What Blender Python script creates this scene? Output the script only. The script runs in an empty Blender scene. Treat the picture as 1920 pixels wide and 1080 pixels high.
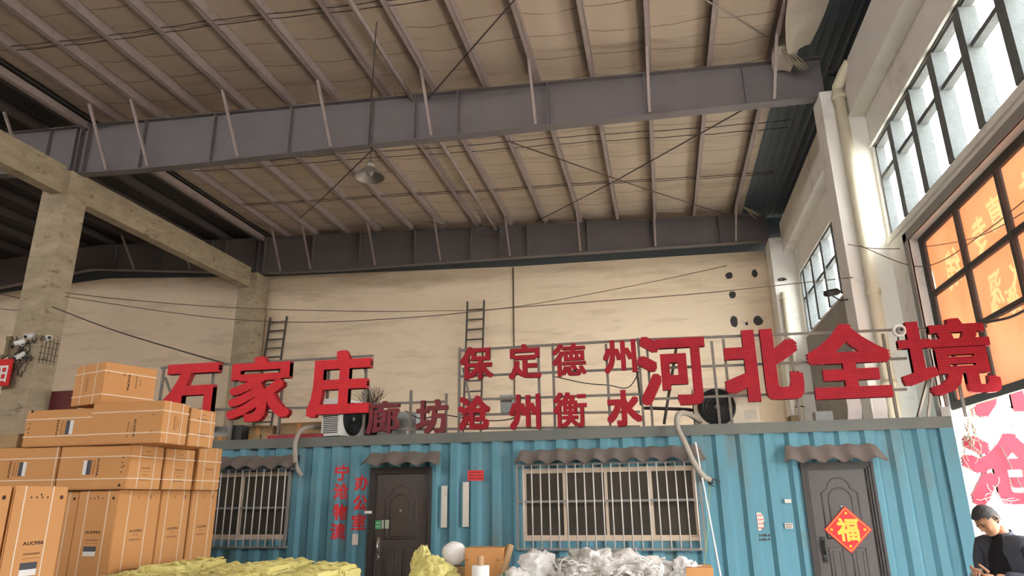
import bpy, bmesh, math, random
from mathutils import Vector, Matrix, noise
random.seed(7)
S = bpy.context.scene
COL = S.collection
R = math.radians

# ------------------------------------------------------------------ camera, world, light, exposure
EYE = Vector((0, 0, 1.65))
F_PX = 1280.0
def _n(v): return Vector(v).normalized()
_vy = _n((290 / F_PX, -390 / F_PX, -1))              # world Y (into the hall) in camera axes
_vz = _n((-55 / F_PX, 4157 / F_PX, -1))              # world Z
_vz = (_vz - _vy * _vz.dot(_vy)).normalized()
_vx = _vy.cross(_vz)
ROT = Matrix((_vx, _vy, _vz))                        # camera axes -> world axes
cam_d = bpy.data.cameras.new('camera')
cam = bpy.data.objects.new('camera', cam_d); COL.objects.link(cam)
cam_d.sensor_width = 36; cam_d.lens = 36 * F_PX / 1920
cam_d.clip_start = 0.05; cam_d.clip_end = 500
cam.matrix_world = Matrix.Translation(EYE) @ ROT.to_4x4()
S.camera = cam

world = bpy.data.worlds.new('daylight'); S.world = world; world.use_nodes = True
WN = world.node_tree.nodes; bg = WN['Background']
bg.inputs[0].default_value = (0.97, 0.985, 1.0, 1); bg.inputs[1].default_value = 5.5
S.view_settings.view_transform = 'Standard'; S.view_settings.look = 'None'
S.view_settings.gamma = 1; S.view_settings.use_curve_mapping = False
S.view_settings.exposure = 2.6
S.cycles.use_denoising = True
S.cycles.max_bounces = 10; S.cycles.diffuse_bounces = 6

def portal(name, loc, normal, w, h):
    """light portal lying in an open gateway: guides sky sampling, gives off nothing itself"""
    l = bpy.data.lights.new(name, 'AREA'); l.shape = 'RECTANGLE'; l.size = w; l.size_y = h
    l.cycles.is_portal = True
    o = bpy.data.objects.new(name, l); COL.objects.link(o); o.location = loc
    o.rotation_euler = Vector(normal).to_track_quat('-Z', 'Y').to_euler()
    return o

def ray(px, py): return ROT @ Vector(((px - 960) / F_PX, -(py - 540) / F_PX, -1))
def aty(px, py, Y): d = ray(px, py); return EYE + d * (Y / d.y)
def atx(px, py, X): d = ray(px, py); return EYE + d * (X / d.x)

# ------------------------------------------------------------------ materials
MATS = {}
def mat(name, col, rough=0.7, metal=0.0, var=None, scale=4.0, amount=0.6, bump=0.0, bscale=30.0, stretch=(1, 1, 1),
        dirt=None, dscale=0.8, dlo=0.5, dhi=0.75, alpha=None, trans=None, spec=0.3):
    m = bpy.data.materials.new(name); m.use_nodes = True; nt = m.node_tree; N = nt.nodes; L = nt.links
    p = N['Principled BSDF']; p.inputs['Roughness'].default_value = rough; p.inputs['Metallic'].default_value = metal
    p.inputs['Specular IOR Level'].default_value = spec
    c4 = lambda c: (c[0], c[1], c[2], 1)
    p.inputs['Base Color'].default_value = c4(col)
    tc = N.new('ShaderNodeTexCoord'); mp = N.new('ShaderNodeMapping'); mp.inputs['Scale'].default_value = stretch
    L.new(tc.outputs['Object'], mp.inputs[0])
    out = None
    if var:
        nz = N.new('ShaderNodeTexNoise'); nz.inputs['Scale'].default_value = scale; nz.inputs['Detail'].default_value = 8; nz.inputs['Roughness'].default_value = .62
        L.new(mp.outputs[0], nz.inputs['Vector'])
        cr = N.new('ShaderNodeValToRGB'); cr.color_ramp.elements[0].position = .5 - amount / 2; cr.color_ramp.elements[1].position = .5 + amount / 2
        cr.color_ramp.elements[0].color = c4(col); cr.color_ramp.elements[1].color = c4(var)
        L.new(nz.outputs['Fac'], cr.inputs[0]); out = cr.outputs[0]
    if dirt:
        nz2 = N.new('ShaderNodeTexNoise'); nz2.inputs['Scale'].default_value = dscale; nz2.inputs['Detail'].default_value = 10; nz2.inputs['Roughness'].default_value = .7
        L.new(mp.outputs[0], nz2.inputs['Vector'])
        cr2 = N.new('ShaderNodeValToRGB'); cr2.color_ramp.elements[0].position = dlo; cr2.color_ramp.elements[1].position = dhi
        mx = N.new('ShaderNodeMix'); mx.data_type = 'RGBA'
        L.new(nz2.outputs['Fac'], cr2.inputs[0]); L.new(cr2.outputs[0], mx.inputs['Factor'])
        if out: L.new(out, mx.inputs['A'])
        else: mx.inputs['A'].default_value = c4(col)
        mx.inputs['B'].default_value = c4(dirt); out = mx.outputs['Result']
    if out: L.new(out, p.inputs['Base Color'])
    if bump:
        nb = N.new('ShaderNodeTexNoise'); nb.inputs['Scale'].default_value = bscale; nb.inputs['Detail'].default_value = 6
        L.new(mp.outputs[0], nb.inputs['Vector'])
        b = N.new('ShaderNodeBump'); b.inputs['Strength'].default_value = bump; b.inputs['Distance'].default_value = .02
        L.new(nb.outputs['Fac'], b.inputs['Height']); L.new(b.outputs[0], p.inputs['Normal'])
    if alpha is not None: p.inputs['Alpha'].default_value = alpha
    if trans is not None: p.inputs['Transmission Weight'].default_value = trans
    MATS[name] = m
    return m

mat('plaster', (.74, .575, .40), .9, var=(.85, .69, .51), scale=.7, amount=.7, bump=.35, bscale=7, stretch=(.55, 1, 3.2), dirt=(.54, .40, .27), dscale=.7, dlo=.50, dhi=.74)
mat('white_plaster', (.68, .65, .59), .9, var=(.77, .74, .67), scale=1.2, bump=.2, bscale=14, dirt=(.36, .33, .28), dscale=.9, dlo=.55, dhi=.8)
mat('grey_plaster', (.22, .205, .18), .95, var=(.33, .31, .27), scale=1.6, bump=.5, bscale=16)
mat('concrete', (.30, .235, .155), .92, var=(.48, .38, .26), scale=1.8, amount=.5, bump=.9, bscale=16, stretch=(1, 1, 2.6), dirt=(.17, .125, .08), dscale=2.6, dlo=.56, dhi=.68)
mat('floor_concrete', (.17, .155, .14), .85, var=(.22, .205, .185), scale=.8, bump=.1)
mat('yard_concrete', (.58, .55, .49), .9, var=(.66, .62, .55), scale=.3)
mat('rafter_paint', (.142, .124, .124), .55, var=(.17, .15, .15), scale=1.6, bump=.05, bscale=40)
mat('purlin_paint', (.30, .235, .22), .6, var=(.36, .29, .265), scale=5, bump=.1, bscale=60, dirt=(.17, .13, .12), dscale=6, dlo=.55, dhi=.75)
mat('rod_steel', (.07, .055, .05), .6)
mat('rust_rod', (.12, .07, .055), .8)
mat('blue_cladding', (.11, .13, .145), .5)
mat('dark_sheet', (.05, .043, .038), .8)
mat('purlin_shaded', (.10, .082, .076), .7)  # purlin colour darkened to stand for the gloom of the left hall
mat('cream_pipe', (.66, .60, .45), .5, var=(.58, .50, .36), scale=3)
mat('mullion', (.145, .15, .145), .9, var=(.105, .11, .105), scale=9, bump=.4, bscale=50)
mat('dark_frame', (.045, .04, .035), .6)
mat('glass', (.95, .97, .97), .25, alpha=.12)
mat('container_blue', (.075, .205, .265), .6, var=(.11, .255, .31), scale=1.3, amount=.8, stretch=(1, 1, .35), bump=.12, bscale=60, dirt=(.12, .145, .135), dscale=2.2, dlo=.54, dhi=.74)
mat('rail_grey', (.105, .115, .108), .7, var=(.15, .15, .13), scale=3, bump=.1)
mat('door_brown', (.052, .040, .034), .42, var=(.066, .052, .044), scale=3, spec=.4)
mat('door_grey', (.062, .052, .047), .5, var=(.078, .066, .06), scale=3, spec=.4)
mat('door_frame', (.04, .034, .031), .5)
mat('chrome', (.5, .5, .5), .3, metal=1)
mat('awning', (.13, .105, .09), .8, var=(.18, .15, .13), scale=5, bump=.2)
mat('sash', (.60, .48, .36), .6, var=(.52, .40, .30), scale=8)
mat('bars', (.60, .55, .50), .5, metal=.1)
mat('bar_frame', (.20, .20, .19), .6)
mat('window_dark', (.035, .031, .027), .12, spec=.6, var=(.07, .062, .05), scale=1.4)
mat('paper', (.62, .58, .50), .9, var=(.5, .46, .4), scale=20)
mat('paper_red', (.60, .05, .055), .8)
mat('red_paint', (.62, .03, .035), .7, var=(.48, .025, .03), scale=12)
mat('letter_side', (.34, .010, .016), .6)
mat('letter_maroon_side', (.17, .035, .035), .6)
mat('frame_steel', (.13, .125, .115), .55, metal=.3, var=(.19, .15, .12), scale=8)
mat('ladder_steel', (.085, .07, .055), .7)
mat('ac_cream', (.66, .58, .46), .55, var=(.60, .52, .40), scale=5)
mat('ac_white', (.66, .64, .60), .5)
mat('black_plastic', (.022, .021, .02), .5)
mat('grey_plastic', (.30, .29, .27), .6)
mat('white_plastic', (.75, .73, .70), .45)
mat('hose', (.27, .24, .20), .7, var=(.36, .32, .27), scale=20, bump=.3, bscale=90)
mat('carton', (.52, .25, .092), .8, var=(.56, .275, .105), scale=2.5, bump=.06, bscale=40)
mat('carton_old', (.30, .195, .095), .85, var=(.37, .25, .13), scale=4)
mat('strap', (.70, .56, .43), .5)
mat('ink', (.055, .030, .018), .8)
mat('ink_soft', (.24, .115, .055), .8)
mat('sticker_dark', (.06, .06, .075), .5)
mat('sticker_white', (.70, .68, .66), .6)
mat('yellow_sack', (.60, .52, .15), .5, var=(.70, .63, .27), scale=7, amount=.8, bump=1.0, bscale=24)
mat('film_white', (.68, .66, .63), .22, var=(.78, .76, .73), scale=10, bump=.8, bscale=22)
mat('film_clear', (.50, .46, .41), .18, var=(.70, .67, .62), scale=16, bump=1.0, bscale=30, dirt=(.28, .24, .19), dscale=5, dlo=.5, dhi=.68)
mat('green_scrap', (.10, .27, .18), .6)
mat('kraft_tube', (.44, .28, .14), .7)
mat('skin', (.46, .235, .135), .55, var=(.50, .265, .16), scale=20)
mat('hair', (.022, .019, .018), .75, var=(.06, .055, .05), scale=60)
mat('jacket', (.05, .054, .07), .85, var=(.075, .08, .098), scale=14, bump=.5, bscale=18)
mat('shirt_black', (.012, .011, .013), .9, bump=.3, bscale=14)
mat('trousers', (.03, .03, .035), .9)
mat('shoe', (.02, .018, .016), .5)
mat('eye_dark', (.03, .02, .018), .3)
mat('lip', (.34, .13, .09), .6)
mat('lamp_shade', (.30, .27, .235), .45, metal=.6)
mat('lamp_in', (.42, .40, .36), .4)
mat('insul_torn', (.50, .44, .36), .9, var=(.42, .36, .29), scale=6)
mat('wire', (.05, .04, .035), .7)
mat('wire_brown', (.13, .09, .06), .8)
mat('straw', (.34, .29, .21), .9)
mat('maroon_board', (.10, .018, .016), .6, var=(.14, .03, .025), scale=18, amount=.4)
mat('gold', (.80, .44, .05), .5)
mat('fu_red', (.66, .018, .02), .5)
mat('green_note', (.06, .36, .14), .6)
mat('steel_box', (.33, .34, .33), .5, var=(.27, .28, .27), scale=5)
mat('wood_old', (.16, .115, .065), .9, var=(.24, .18, .10), scale=6, stretch=(1, 4, 4))
mat('red_sheet', (.30, .03, .035), .6)
mat('blue_dark', (.03, .05, .09), .6)
mat('pole_white', (.72, .70, .66), .5)
mat('green_cord', (.28, .36, .16), .7)
mat('outside_white', (.72, .71, .69), .9)

def dim_glass(name, t):  # grey tint put into the panes to dim the sky light on the mullions
    m = bpy.data.materials.new(name); m.use_nodes = True; N = m.node_tree.nodes; L = m.node_tree.links; N.remove(N['Principled BSDF'])
    a = N.new('ShaderNodeBsdfTransparent'); b = N.new('ShaderNodeBsdfDiffuse'); b.inputs[0].default_value = (.10, .11, .11, 1)
    tc = N.new('ShaderNodeTexCoord'); nz = N.new('ShaderNodeTexNoise'); nz.inputs['Scale'].default_value = 3; L.new(tc.outputs['Object'], nz.inputs['Vector'])
    cr = N.new('ShaderNodeValToRGB'); cr.color_ramp.elements[0].color = (t * .9, t * .93, t * .95, 1); cr.color_ramp.elements[1].color = (t * 1.1, t * 1.13, t * 1.13, 1)
    L.new(nz.outputs['Fac'], cr.inputs[0]); L.new(cr.outputs[0], a.inputs[0])
    mx = N.new('ShaderNodeMixShader'); mx.inputs[0].default_value = .06; L.new(a.outputs[0], mx.inputs[1]); L.new(b.outputs[0], mx.inputs[2]); L.new(mx.outputs[0], N['Material Output'].inputs[0])
    MATS[name] = m
dim_glass('glass_dim', .72)

def face_mat(name, base, dot, edge=None, patchy=None):
    """red letter face with a regular grid of small bulbs"""
    m = bpy.data.materials.new(name); m.use_nodes = True; nt = m.node_tree; N = nt.nodes; L = nt.links
    p = N['Principled BSDF']; p.inputs['Roughness'].default_value = .6; p.inputs['Specular IOR Level'].default_value = .12
    tc = N.new('ShaderNodeTexCoord'); sx = N.new('ShaderNodeSeparateXYZ'); L.new(tc.outputs['Object'], sx.inputs[0])
    def mth(op, a, b=None):
        n = N.new('ShaderNodeMath'); n.operation = op
        for i, q in enumerate((a, b)):
            if q is None: continue
            if isinstance(q, float): n.inputs[i].default_value = q
            else: L.new(q, n.inputs[i])
        return n.outputs[0]
    def cell(o): return mth('ABSOLUTE', mth('SUBTRACT', mth('FRACT', mth('MULTIPLY', o, 34.0)), .5))
    a, b = cell(sx.outputs['X']), cell(sx.outputs['Z'])
    d = mth('SQRT', mth('ADD', mth('MULTIPLY', a, a), mth('MULTIPLY', b, b)))
    f = mth('LESS_THAN', d, .27)
    nz = N.new('ShaderNodeTexNoise'); nz.inputs['Scale'].default_value = 5.0; nz.inputs['Detail'].default_value = 4; L.new(tc.outputs['Object'], nz.inputs['Vector'])
    cr = N.new('ShaderNodeValToRGB'); cr.color_ramp.elements[0].position = .35; cr.color_ramp.elements[1].position = .7
    cr.color_ramp.elements[0].color = (*base, 1); cr.color_ramp.elements[1].color = (*(patchy or tuple(c * .8 for c in base)), 1)
    L.new(nz.outputs['Fac'], cr.inputs[0])
    mx = N.new('ShaderNodeMix'); mx.data_type = 'RGBA'; L.new(f, mx.inputs['Factor']); L.new(cr.outputs[0], mx.inputs['A']); mx.inputs['B'].default_value = (*dot, 1)
    L.new(mx.outputs['Result'], p.inputs['Base Color']); MATS[name] = m
face_mat('letter_red', (.60, .022, .032), (.70, .075, .08))
face_mat('letter_dotted', (.36, .017, .028), (.14, .011, .018))
face_mat('letter_maroon', (.20, .04, .045), (.12, .025, .028))
face_mat('letter_pink', (.17, .006, .014), (.20, .013, .022))

def banner_mat():
    m = bpy.data.materials.new('orange_banner'); m.use_nodes = True; nt = m.node_tree; N = nt.nodes; L = nt.links
    N.remove(N['Principled BSDF']); out = N['Material Output']
    tc = N.new('ShaderNodeTexCoord'); nz = N.new('ShaderNodeTexNoise'); nz.inputs['Scale'].default_value = 1.3; nz.inputs['Detail'].default_value = 5
    L.new(tc.outputs['Object'], nz.inputs['Vector'])
    cr = N.new('ShaderNodeValToRGB'); cr.color_ramp.elements[0].color = (.80, .23, .075, 1); cr.color_ramp.elements[1].color = (.86, .30, .115, 1)
    cr.color_ramp.elements[0].position = .35; cr.color_ramp.elements[1].position = .65
    L.new(nz.outputs['Fac'], cr.inputs[0])
    at = N.new('ShaderNodeAttribute'); at.attribute_name = 'print'
    mc = N.new('ShaderNodeMix'); mc.data_type = 'RGBA'; L.new(at.outputs['Fac'], mc.inputs['Factor']); L.new(cr.outputs[0], mc.inputs['A']); mc.inputs['B'].default_value = (.88, .50, .20, 1)
    d = N.new('ShaderNodeBsdfDiffuse'); t = N.new('ShaderNodeBsdfTranslucent'); mx = N.new('ShaderNodeMixShader'); mx.inputs[0].default_value = .066
    L.new(mc.outputs['Result'], d.inputs[0]); L.new(mc.outputs['Result'], t.inputs[0]); L.new(d.outputs[0], mx.inputs[1]); L.new(t.outputs[0], mx.inputs[2]); L.new(mx.outputs[0], out.inputs[0])
    MATS['orange_banner'] = m
banner_mat()

def ceiling_mat():
    """stained roll insulation: sheets lapped along Y, thin seams across"""
    m = bpy.data.materials.new('insulation'); m.use_nodes = True; nt = m.node_tree; N = nt.nodes; L = nt.links
    p = N['Principled BSDF']; p.inputs['Roughness'].default_value = .8; p.inputs['Specular IOR Level'].default_value = .2
    tc = N.new('ShaderNodeTexCoord')
    n1 = N.new('ShaderNodeTexNoise'); n1.inputs['Scale'].default_value = .5; n1.inputs['Detail'].default_value = 8; L.new(tc.outputs['Object'], n1.inputs['Vector'])
    cr = N.new('ShaderNodeValToRGB'); cr.color_ramp.elements[0].position = .3; cr.color_ramp.elements[1].position = .72
    cr.color_ramp.elements[0].color = (.46, .365, .275, 1); cr.color_ramp.elements[1].color = (.56, .455, .355, 1); L.new(n1.outputs['Fac'], cr.inputs[0])
    mp = N.new('ShaderNodeMapping'); mp.inputs['Scale'].default_value = (.22, 3.2, 1); L.new(tc.outputs['Object'], mp.inputs[0])
    n2 = N.new('ShaderNodeTexNoise'); n2.inputs['Scale'].default_value = 1.0; n2.inputs['Detail'].default_value = 7; n2.inputs['Roughness'].default_value = .7; L.new(mp.outputs[0], n2.inputs['Vector'])
    cr2 = N.new('ShaderNodeValToRGB'); cr2.color_ramp.elements[0].position = .56; cr2.color_ramp.elements[1].position = .76; L.new(n2.outputs['Fac'], cr2.inputs[0])
    mx = N.new('ShaderNodeMix'); mx.data_type = 'RGBA'; L.new(cr2.outputs[0], mx.inputs['Factor']); L.new(cr.outputs[0], mx.inputs['A']); mx.inputs['B'].default_value = (.30, .22, .16, 1)
    # seams
    sx = N.new('ShaderNodeSeparateXYZ'); L.new(tc.outputs['Object'], sx.inputs[0])
    nd = N.new('ShaderNodeTexNoise'); nd.inputs['Scale'].default_value = .45; nd.inputs['Detail'].default_value = 3; L.new(tc.outputs['Object'], nd.inputs['Vector'])
    def mth(op, a, b=None):
        n = N.new('ShaderNodeMath'); n.operation = op
        for i, q in enumerate((a, b)):
            if q is None: continue
            if isinstance(q, float): n.inputs[i].default_value = q
            else: L.new(q, n.inputs[i])
        return n.outputs[0]
    yy = mth('ADD', sx.outputs['Y'], mth('MULTIPLY', nd.outputs['Fac'], .5))
    fr = mth('ABSOLUTE', mth('SUBTRACT', mth('FRACT', mth('MULTIPLY', yy, 1.28)), .5))
    seam = mth('LESS_THAN', fr, .016)
    seam2 = mth('MULTIPLY', seam, mth('GREATER_THAN', n2.outputs['Fac'], .40))
    mx2 = N.new('ShaderNodeMix'); mx2.data_type = 'RGBA'; L.new(mth('MULTIPLY', seam2, .75), mx2.inputs['Factor']); L.new(mx.outputs['Result'], mx2.inputs['A']); mx2.inputs['B'].default_value = (.16, .10, .065, 1)
    L.new(mx2.outputs['Result'], p.inputs['Base Color'])
    b = N.new('ShaderNodeBump'); b.inputs['Strength'].default_value = .6; b.inputs['Distance'].default_value = .05
    L.new(mth('ADD', mth('MULTIPLY', fr, 1.0), mth('MULTIPLY', n2.outputs['Fac'], .6)), b.inputs['Height']); L.new(b.outputs[0], p.inputs['Normal'])
    MATS['insulation'] = m
ceiling_mat()

# ------------------------------------------------------------------ mesh builder and object helpers
class MB:
    def __init__(s): s.v = []; s.f = []; s.sm = []; s.mi = []; s.cur = 0
    def add(s, vs, fs, smooth=False):
        b = len(s.v); s.v += [Vector(v) for v in vs]
        for f in fs: s.f.append([b + i for i in f]); s.sm.append(smooth); s.mi.append(s.cur)
        return s
    def box(s, lo, hi):
        x0, y0, z0 = lo; x1, y1, z1 = hi
        return s.add([(x0, y0, z0), (x1, y0, z0), (x1, y1, z0), (x0, y1, z0), (x0, y0, z1), (x1, y0, z1), (x1, y1, z1), (x0, y1, z1)],
                     [(0, 3, 2, 1), (4, 5, 6, 7), (0, 1, 5, 4), (1, 2, 6, 5), (2, 3, 7, 6), (3, 0, 4, 7)])
    def cbox(s, c, d): return s.box([c[i] - d[i] / 2 for i in range(3)], [c[i] + d[i] / 2 for i in range(3)])
    def bar(s, a, b, w, t, up=(0, 0, 1)):
        a = Vector(a); b = Vector(b); d = (b - a).normalized(); u = Vector(up)
        if abs(d.dot(u)) > .98: u = Vector((0, 1, 0))
        r = d.cross(u).normalized(); q = r.cross(d).normalized(); vs = []
        for p in (a, b):
            for i, j in ((-1, -1), (1, -1), (1, 1), (-1, 1)): vs.append(p + r * (i * w / 2) + q * (j * t / 2))
        return s.add(vs, [(3, 2, 1, 0), (4, 5, 6, 7), (0, 1, 5, 4), (1, 2, 6, 5), (2, 3, 7, 6), (3, 0, 4, 7)])
    def tube(s, pts, r, n=8, cap=True):
        pts = [Vector(p) for p in pts]; rs = r if isinstance(r, (list, tuple)) else [r] * len(pts); vs = []; fs = []
        ref = None
        for i, p in enumerate(pts):
            d = (pts[min(i + 1, len(pts) - 1)] - pts[max(i - 1, 0)])
            d = d.normalized() if d.length > 1e-9 else Vector((0, 0, 1))
            if ref is None: ref = d.orthogonal().normalized()
            ref = (ref - d * ref.dot(d)); ref = ref.normalized() if ref.length > 1e-6 else d.orthogonal().normalized()
            q = d.cross(ref)
            for k in range(n):
                a = 2 * math.pi * k / n; vs.append(p + (ref * math.cos(a) + q * math.sin(a)) * rs[i])
        for i in range(len(pts) - 1):
            for k in range(n): fs.append((i * n + k, i * n + (k + 1) % n, (i + 1) * n + (k + 1) % n, (i + 1) * n + k))
        s.add(vs, fs, True)
        if cap:
            b = len(s.v) - len(vs)
            s.f.append([b + k for k in reversed(range(n))]); s.sm.append(False); s.mi.append(s.cur)
            e = b + (len(pts) - 1) * n
            s.f.append([e + k for k in range(n)]); s.sm.append(False); s.mi.append(s.cur)
        return s
    def lathe(s, c, prof, n=24, axis='z'):
        vs = []; fs = []; c = Vector(c)
        for r, h in prof:
            for k in range(n):
                a = 2 * math.pi * k / n; x, y = r * math.cos(a), r * math.sin(a)
                vs.append(c + Vector({'z': (x, y, h), 'y': (x, h, y), 'x': (h, x, y)}[axis]))
        for i in range(len(prof) - 1):
            for k in range(n): fs.append((i * n + k, i * n + (k + 1) % n, (i + 1) * n + (k + 1) % n, (i + 1) * n + k))
        return s.add(vs, fs, True)
    def prism(s, poly, h0, h1, axis='y'):
        n = len(poly); mk = {'y': lambda a, b, h: (a, h, b), 'z': lambda a, b, h: (a, b, h), 'x': lambda a, b, h: (h, a, b)}[axis]
        vs = [mk(a, b, h0) for a, b in poly] + [mk(a, b, h1) for a, b in poly]
        return s.add(vs, [tuple(range(n)), tuple(reversed(range(n, 2 * n)))] + [(i, i + n, (i + 1) % n + n, (i + 1) % n) for i in range(n)])
    def grid(s, nu, nv, fn, smooth=True):
        vs = [fn(i / nu, j / nv) for j in range(nv + 1) for i in range(nu + 1)]
        fs = [(j * (nu + 1) + i, j * (nu + 1) + i + 1, (j + 1) * (nu + 1) + i + 1, (j + 1) * (nu + 1) + i) for j in range(nv) for i in range(nu)]
        return s.add(vs, fs, smooth)
    def mesh(s, me, M=None, smooth=False):
        return s.add([(M @ v.co if M else v.co.copy()) for v in me.vertices], [tuple(p.vertices) for p in me.polygons], smooth)
    def xform(s, M): s.v = [M @ v for v in s.v]; return s
    def data(s, name, mats, off=Vector((0, 0, 0)), recalc=True):
        me = bpy.data.meshes.new(name); me.from_pydata([v - off for v in s.v], [], s.f)
        me.polygons.foreach_set('use_smooth', s.sm); me.polygons.foreach_set('material_index', s.mi)
        for m in (mats if isinstance(mats, (list, tuple)) else [mats]): me.materials.append(MATS[m])
        if recalc:
            bm = bmesh.new(); bm.from_mesh(me); bmesh.ops.recalc_face_normals(bm, faces=bm.faces); bm.to_mesh(me); bm.free()
        me.update(); return me

def tag(o, label=None, cat=None, group=None, kind=None):
    if label: o['label'] = label
    if cat: o['category'] = cat
    if group: o['group'] = group
    if kind: o['kind'] = kind
    return o
def thing(name, label, cat, loc=(0, 0, 0), rz=0, group=None):
    o = bpy.data.objects.new(name, None); COL.objects.link(o); o.location = loc; o.rotation_euler = (0, 0, rz); o.empty_display_size = .1
    return tag(o, label, cat, group)
def wloc(o):
    p = Vector((0, 0, 0))
    while o is not None: p += o.location; o = o.parent
    return p
def part(name, mb, m, parent, local=False, label=None):
    """a child mesh; vertices given in world coordinates unless local"""
    o = bpy.data.objects.new(name, mb.data(name, m, Vector((0, 0, 0)) if local else wloc(parent))); COL.objects.link(o); o.parent = parent
    if label: o['label'] = label
    return o
def solo(name, mb, m, label, cat, group=None, loc=None):
    """a thing that is one mesh"""
    if loc is None:
        lo = [min(v[i] for v in mb.v) for i in range(3)]; hi = [max(v[i] for v in mb.v) for i in range(3)]
        loc = Vector(((lo[0] + hi[0]) / 2, (lo[1] + hi[1]) / 2, lo[2]))
    o = bpy.data.objects.new(name, mb.data(name, m, Vector(loc))); COL.objects.link(o); o.location = loc
    return tag(o, label, cat, group)
def struct(name, mb, m, parent=None):
    o = bpy.data.objects.new(name, mb.data(name, m)); COL.objects.link(o); o['kind'] = 'structure'
    if parent: o.parent = parent
    return o
def copy_tree(o, parent=None):
    c = o.copy(); COL.objects.link(c)
    if parent: c.parent = parent
    for ch in o.children: copy_tree(ch, c)
    return c
ORD = ['first', 'second', 'third', 'fourth', 'fifth', 'sixth', 'seventh', 'eighth', 'ninth', 'tenth', 'eleventh', 'twelfth', 'thirteenth', 'fourteenth', 'fifteenth', 'sixteenth', 'seventeenth', 'eighteenth', 'nineteenth', 'twentieth']

# lettering: outlines of the built-in typeface, thickened by laying shifted copies over each other
_GL = {}
def glyph_raw(ch, ext):
    k = (ch, ext)
    if k not in _GL:
        cu = bpy.data.curves.new('g', 'FONT'); cu.body = ch; cu.size = 1; cu.extrude = ext; cu.resolution_u = 3
        o = bpy.data.objects.new('g', cu); COL.objects.link(o)
        me = bpy.data.meshes.new_from_object(o.evaluated_get(bpy.context.evaluated_depsgraph_get()))
        bpy.data.objects.remove(o); bpy.data.curves.remove(cu)
        _GL[k] = ([v.co.copy() for v in me.vertices], [tuple(p.vertices) for p in me.polygons]); bpy.data.meshes.remove(me)
    return _GL[k]
def glyph(ch, w, h, depth=0.0, bold=.03, boldz=None, mirror=False):
    """glyph filling w x h, standing in the XZ plane, front at y=0, running back to y=depth; origin bottom left"""
    vs, fs = glyph_raw(ch, .5 if depth else 0)
    bz = bold if boldz is None else boldz
    x0 = min(v.x for v in vs) - bold; x1 = max(v.x for v in vs) + bold; y0 = min(v.y for v in vs) - bz; y1 = max(v.y for v in vs) + bz
    sx, sz = w / (x1 - x0), h / (y1 - y0); mb = MB(); k = 0
    for i in (-1, 0, 1):
        for j in (-1, 0, 1):
            if (i or j) and not (bold or bz): continue
            k += 1
            out = []
            for v in vs:
                x = (v.x + i * bold - x0) * sx
                if mirror: x = w - x
                out.append((x, (.5 - v.z) * depth + k * 2e-4, (v.y + j * bz - y0) * sz))
            mb.add(out, fs)
    return mb

# ------------------------------------------------------------------ the hall
Y1, Y2, YB = 13.2, 21.5, 22.3        # the two rafters, the back wall
XR, WT = 4.33, 0.30                    # inner face and thickness of the right wall
XC = -14.1                            # right faces of the left columns
RIDGE = -21.5
def rt(x): return 10.42 - .048 * x if x > RIDGE else 10.42 - .048 * RIDGE - .048 * (RIDGE - x)   # top of the rafters
PUR = [-13.2, -12.0, -10.77, -9.5, -8.27, -7.07, -5.8, -4.6, -3.4, -2.2, -.97, .25, 1.5, 2.75]
PUR_L = [-14.5, -15.75, -17.0, -18.25, -19.5, -20.75, -22.2, -23.5, -24.8]

struct('floor', MB().box((-30, -12, -.2), (XR + WT, YB + .3, 0)), 'floor_concrete')
struct('ground_outside', MB().box((XR + WT, -60, -.25), (95, 95, -.03)).box((-40, -60, -.25), (XR + WT, -12, -.03)), 'yard_concrete')

# roof lining between the purlins: sags a little from purlin to purlin
mb = MB()
xs = sorted([-14.05] + PUR + [3.12]); prof = []
for a, b in zip(xs[:-1], xs[1:]):
    for k in range(6):
        t = k / 6; x = a + (b - a) * t; prof.append((x, rt(x) + .275 - .05 * math.sin(math.pi * t)))
prof.append((3.12, rt(3.12) + .275))
ny = 140
def ceil_fn(u, v):
    i = min(int(round(u * (len(prof) - 1))), len(prof) - 1); x, z = prof[i]; y = -12 + v * (YB + .6 + 12)
    return (x, y, z + .018 * noise.noise((x * .9, y * 1.6, 3.0)))
mb.grid(len(prof) - 1, ny, ceil_fn)
n0 = len(mb.v)
mb.add([(-30.3, -12, 11.5), (RIDGE, -12, 12.0), (4.9, -12, 10.75), (4.9, YB + .6, 10.75), (RIDGE, YB + .6, 12.0), (-30.3, YB + .6, 11.5)], [(0, 1, 4, 5), (1, 2, 3, 4)])
struct('ceiling', mb, 'insulation')

mb = MB(); x = 3.0; pts = []
while x < 4.7: pts += [(x, .03), (x + .10, .03), (x + .13, .0), (x + .17, .0)]; x += .2
mb.add([(x, y, rt(x) + .30 + d) for x, d in pts for y in (-12, YB + .6)], [(2 * i, 2 * i + 1, 2 * i + 3, 2 * i + 2) for i in range(len(pts) - 1)])
struct('trim_7', mb, 'blue_cladding')
mb = MB(); x = -14.05; pts = []
while x > -30.3: pts += [(x, .03), (x - .16, .03), (x - .2, .0), (x - .28, .0)]; x -= .32
mb.add([(x, y, rt(x) + .29 + d) for x, d in pts for y in (-12, YB + .6)], [(2 * i, 2 * i + 1, 2 * i + 3, 2 * i + 2) for i in range(len(pts) - 1)])
struct('trim_8', mb, 'dark_sheet')

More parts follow.
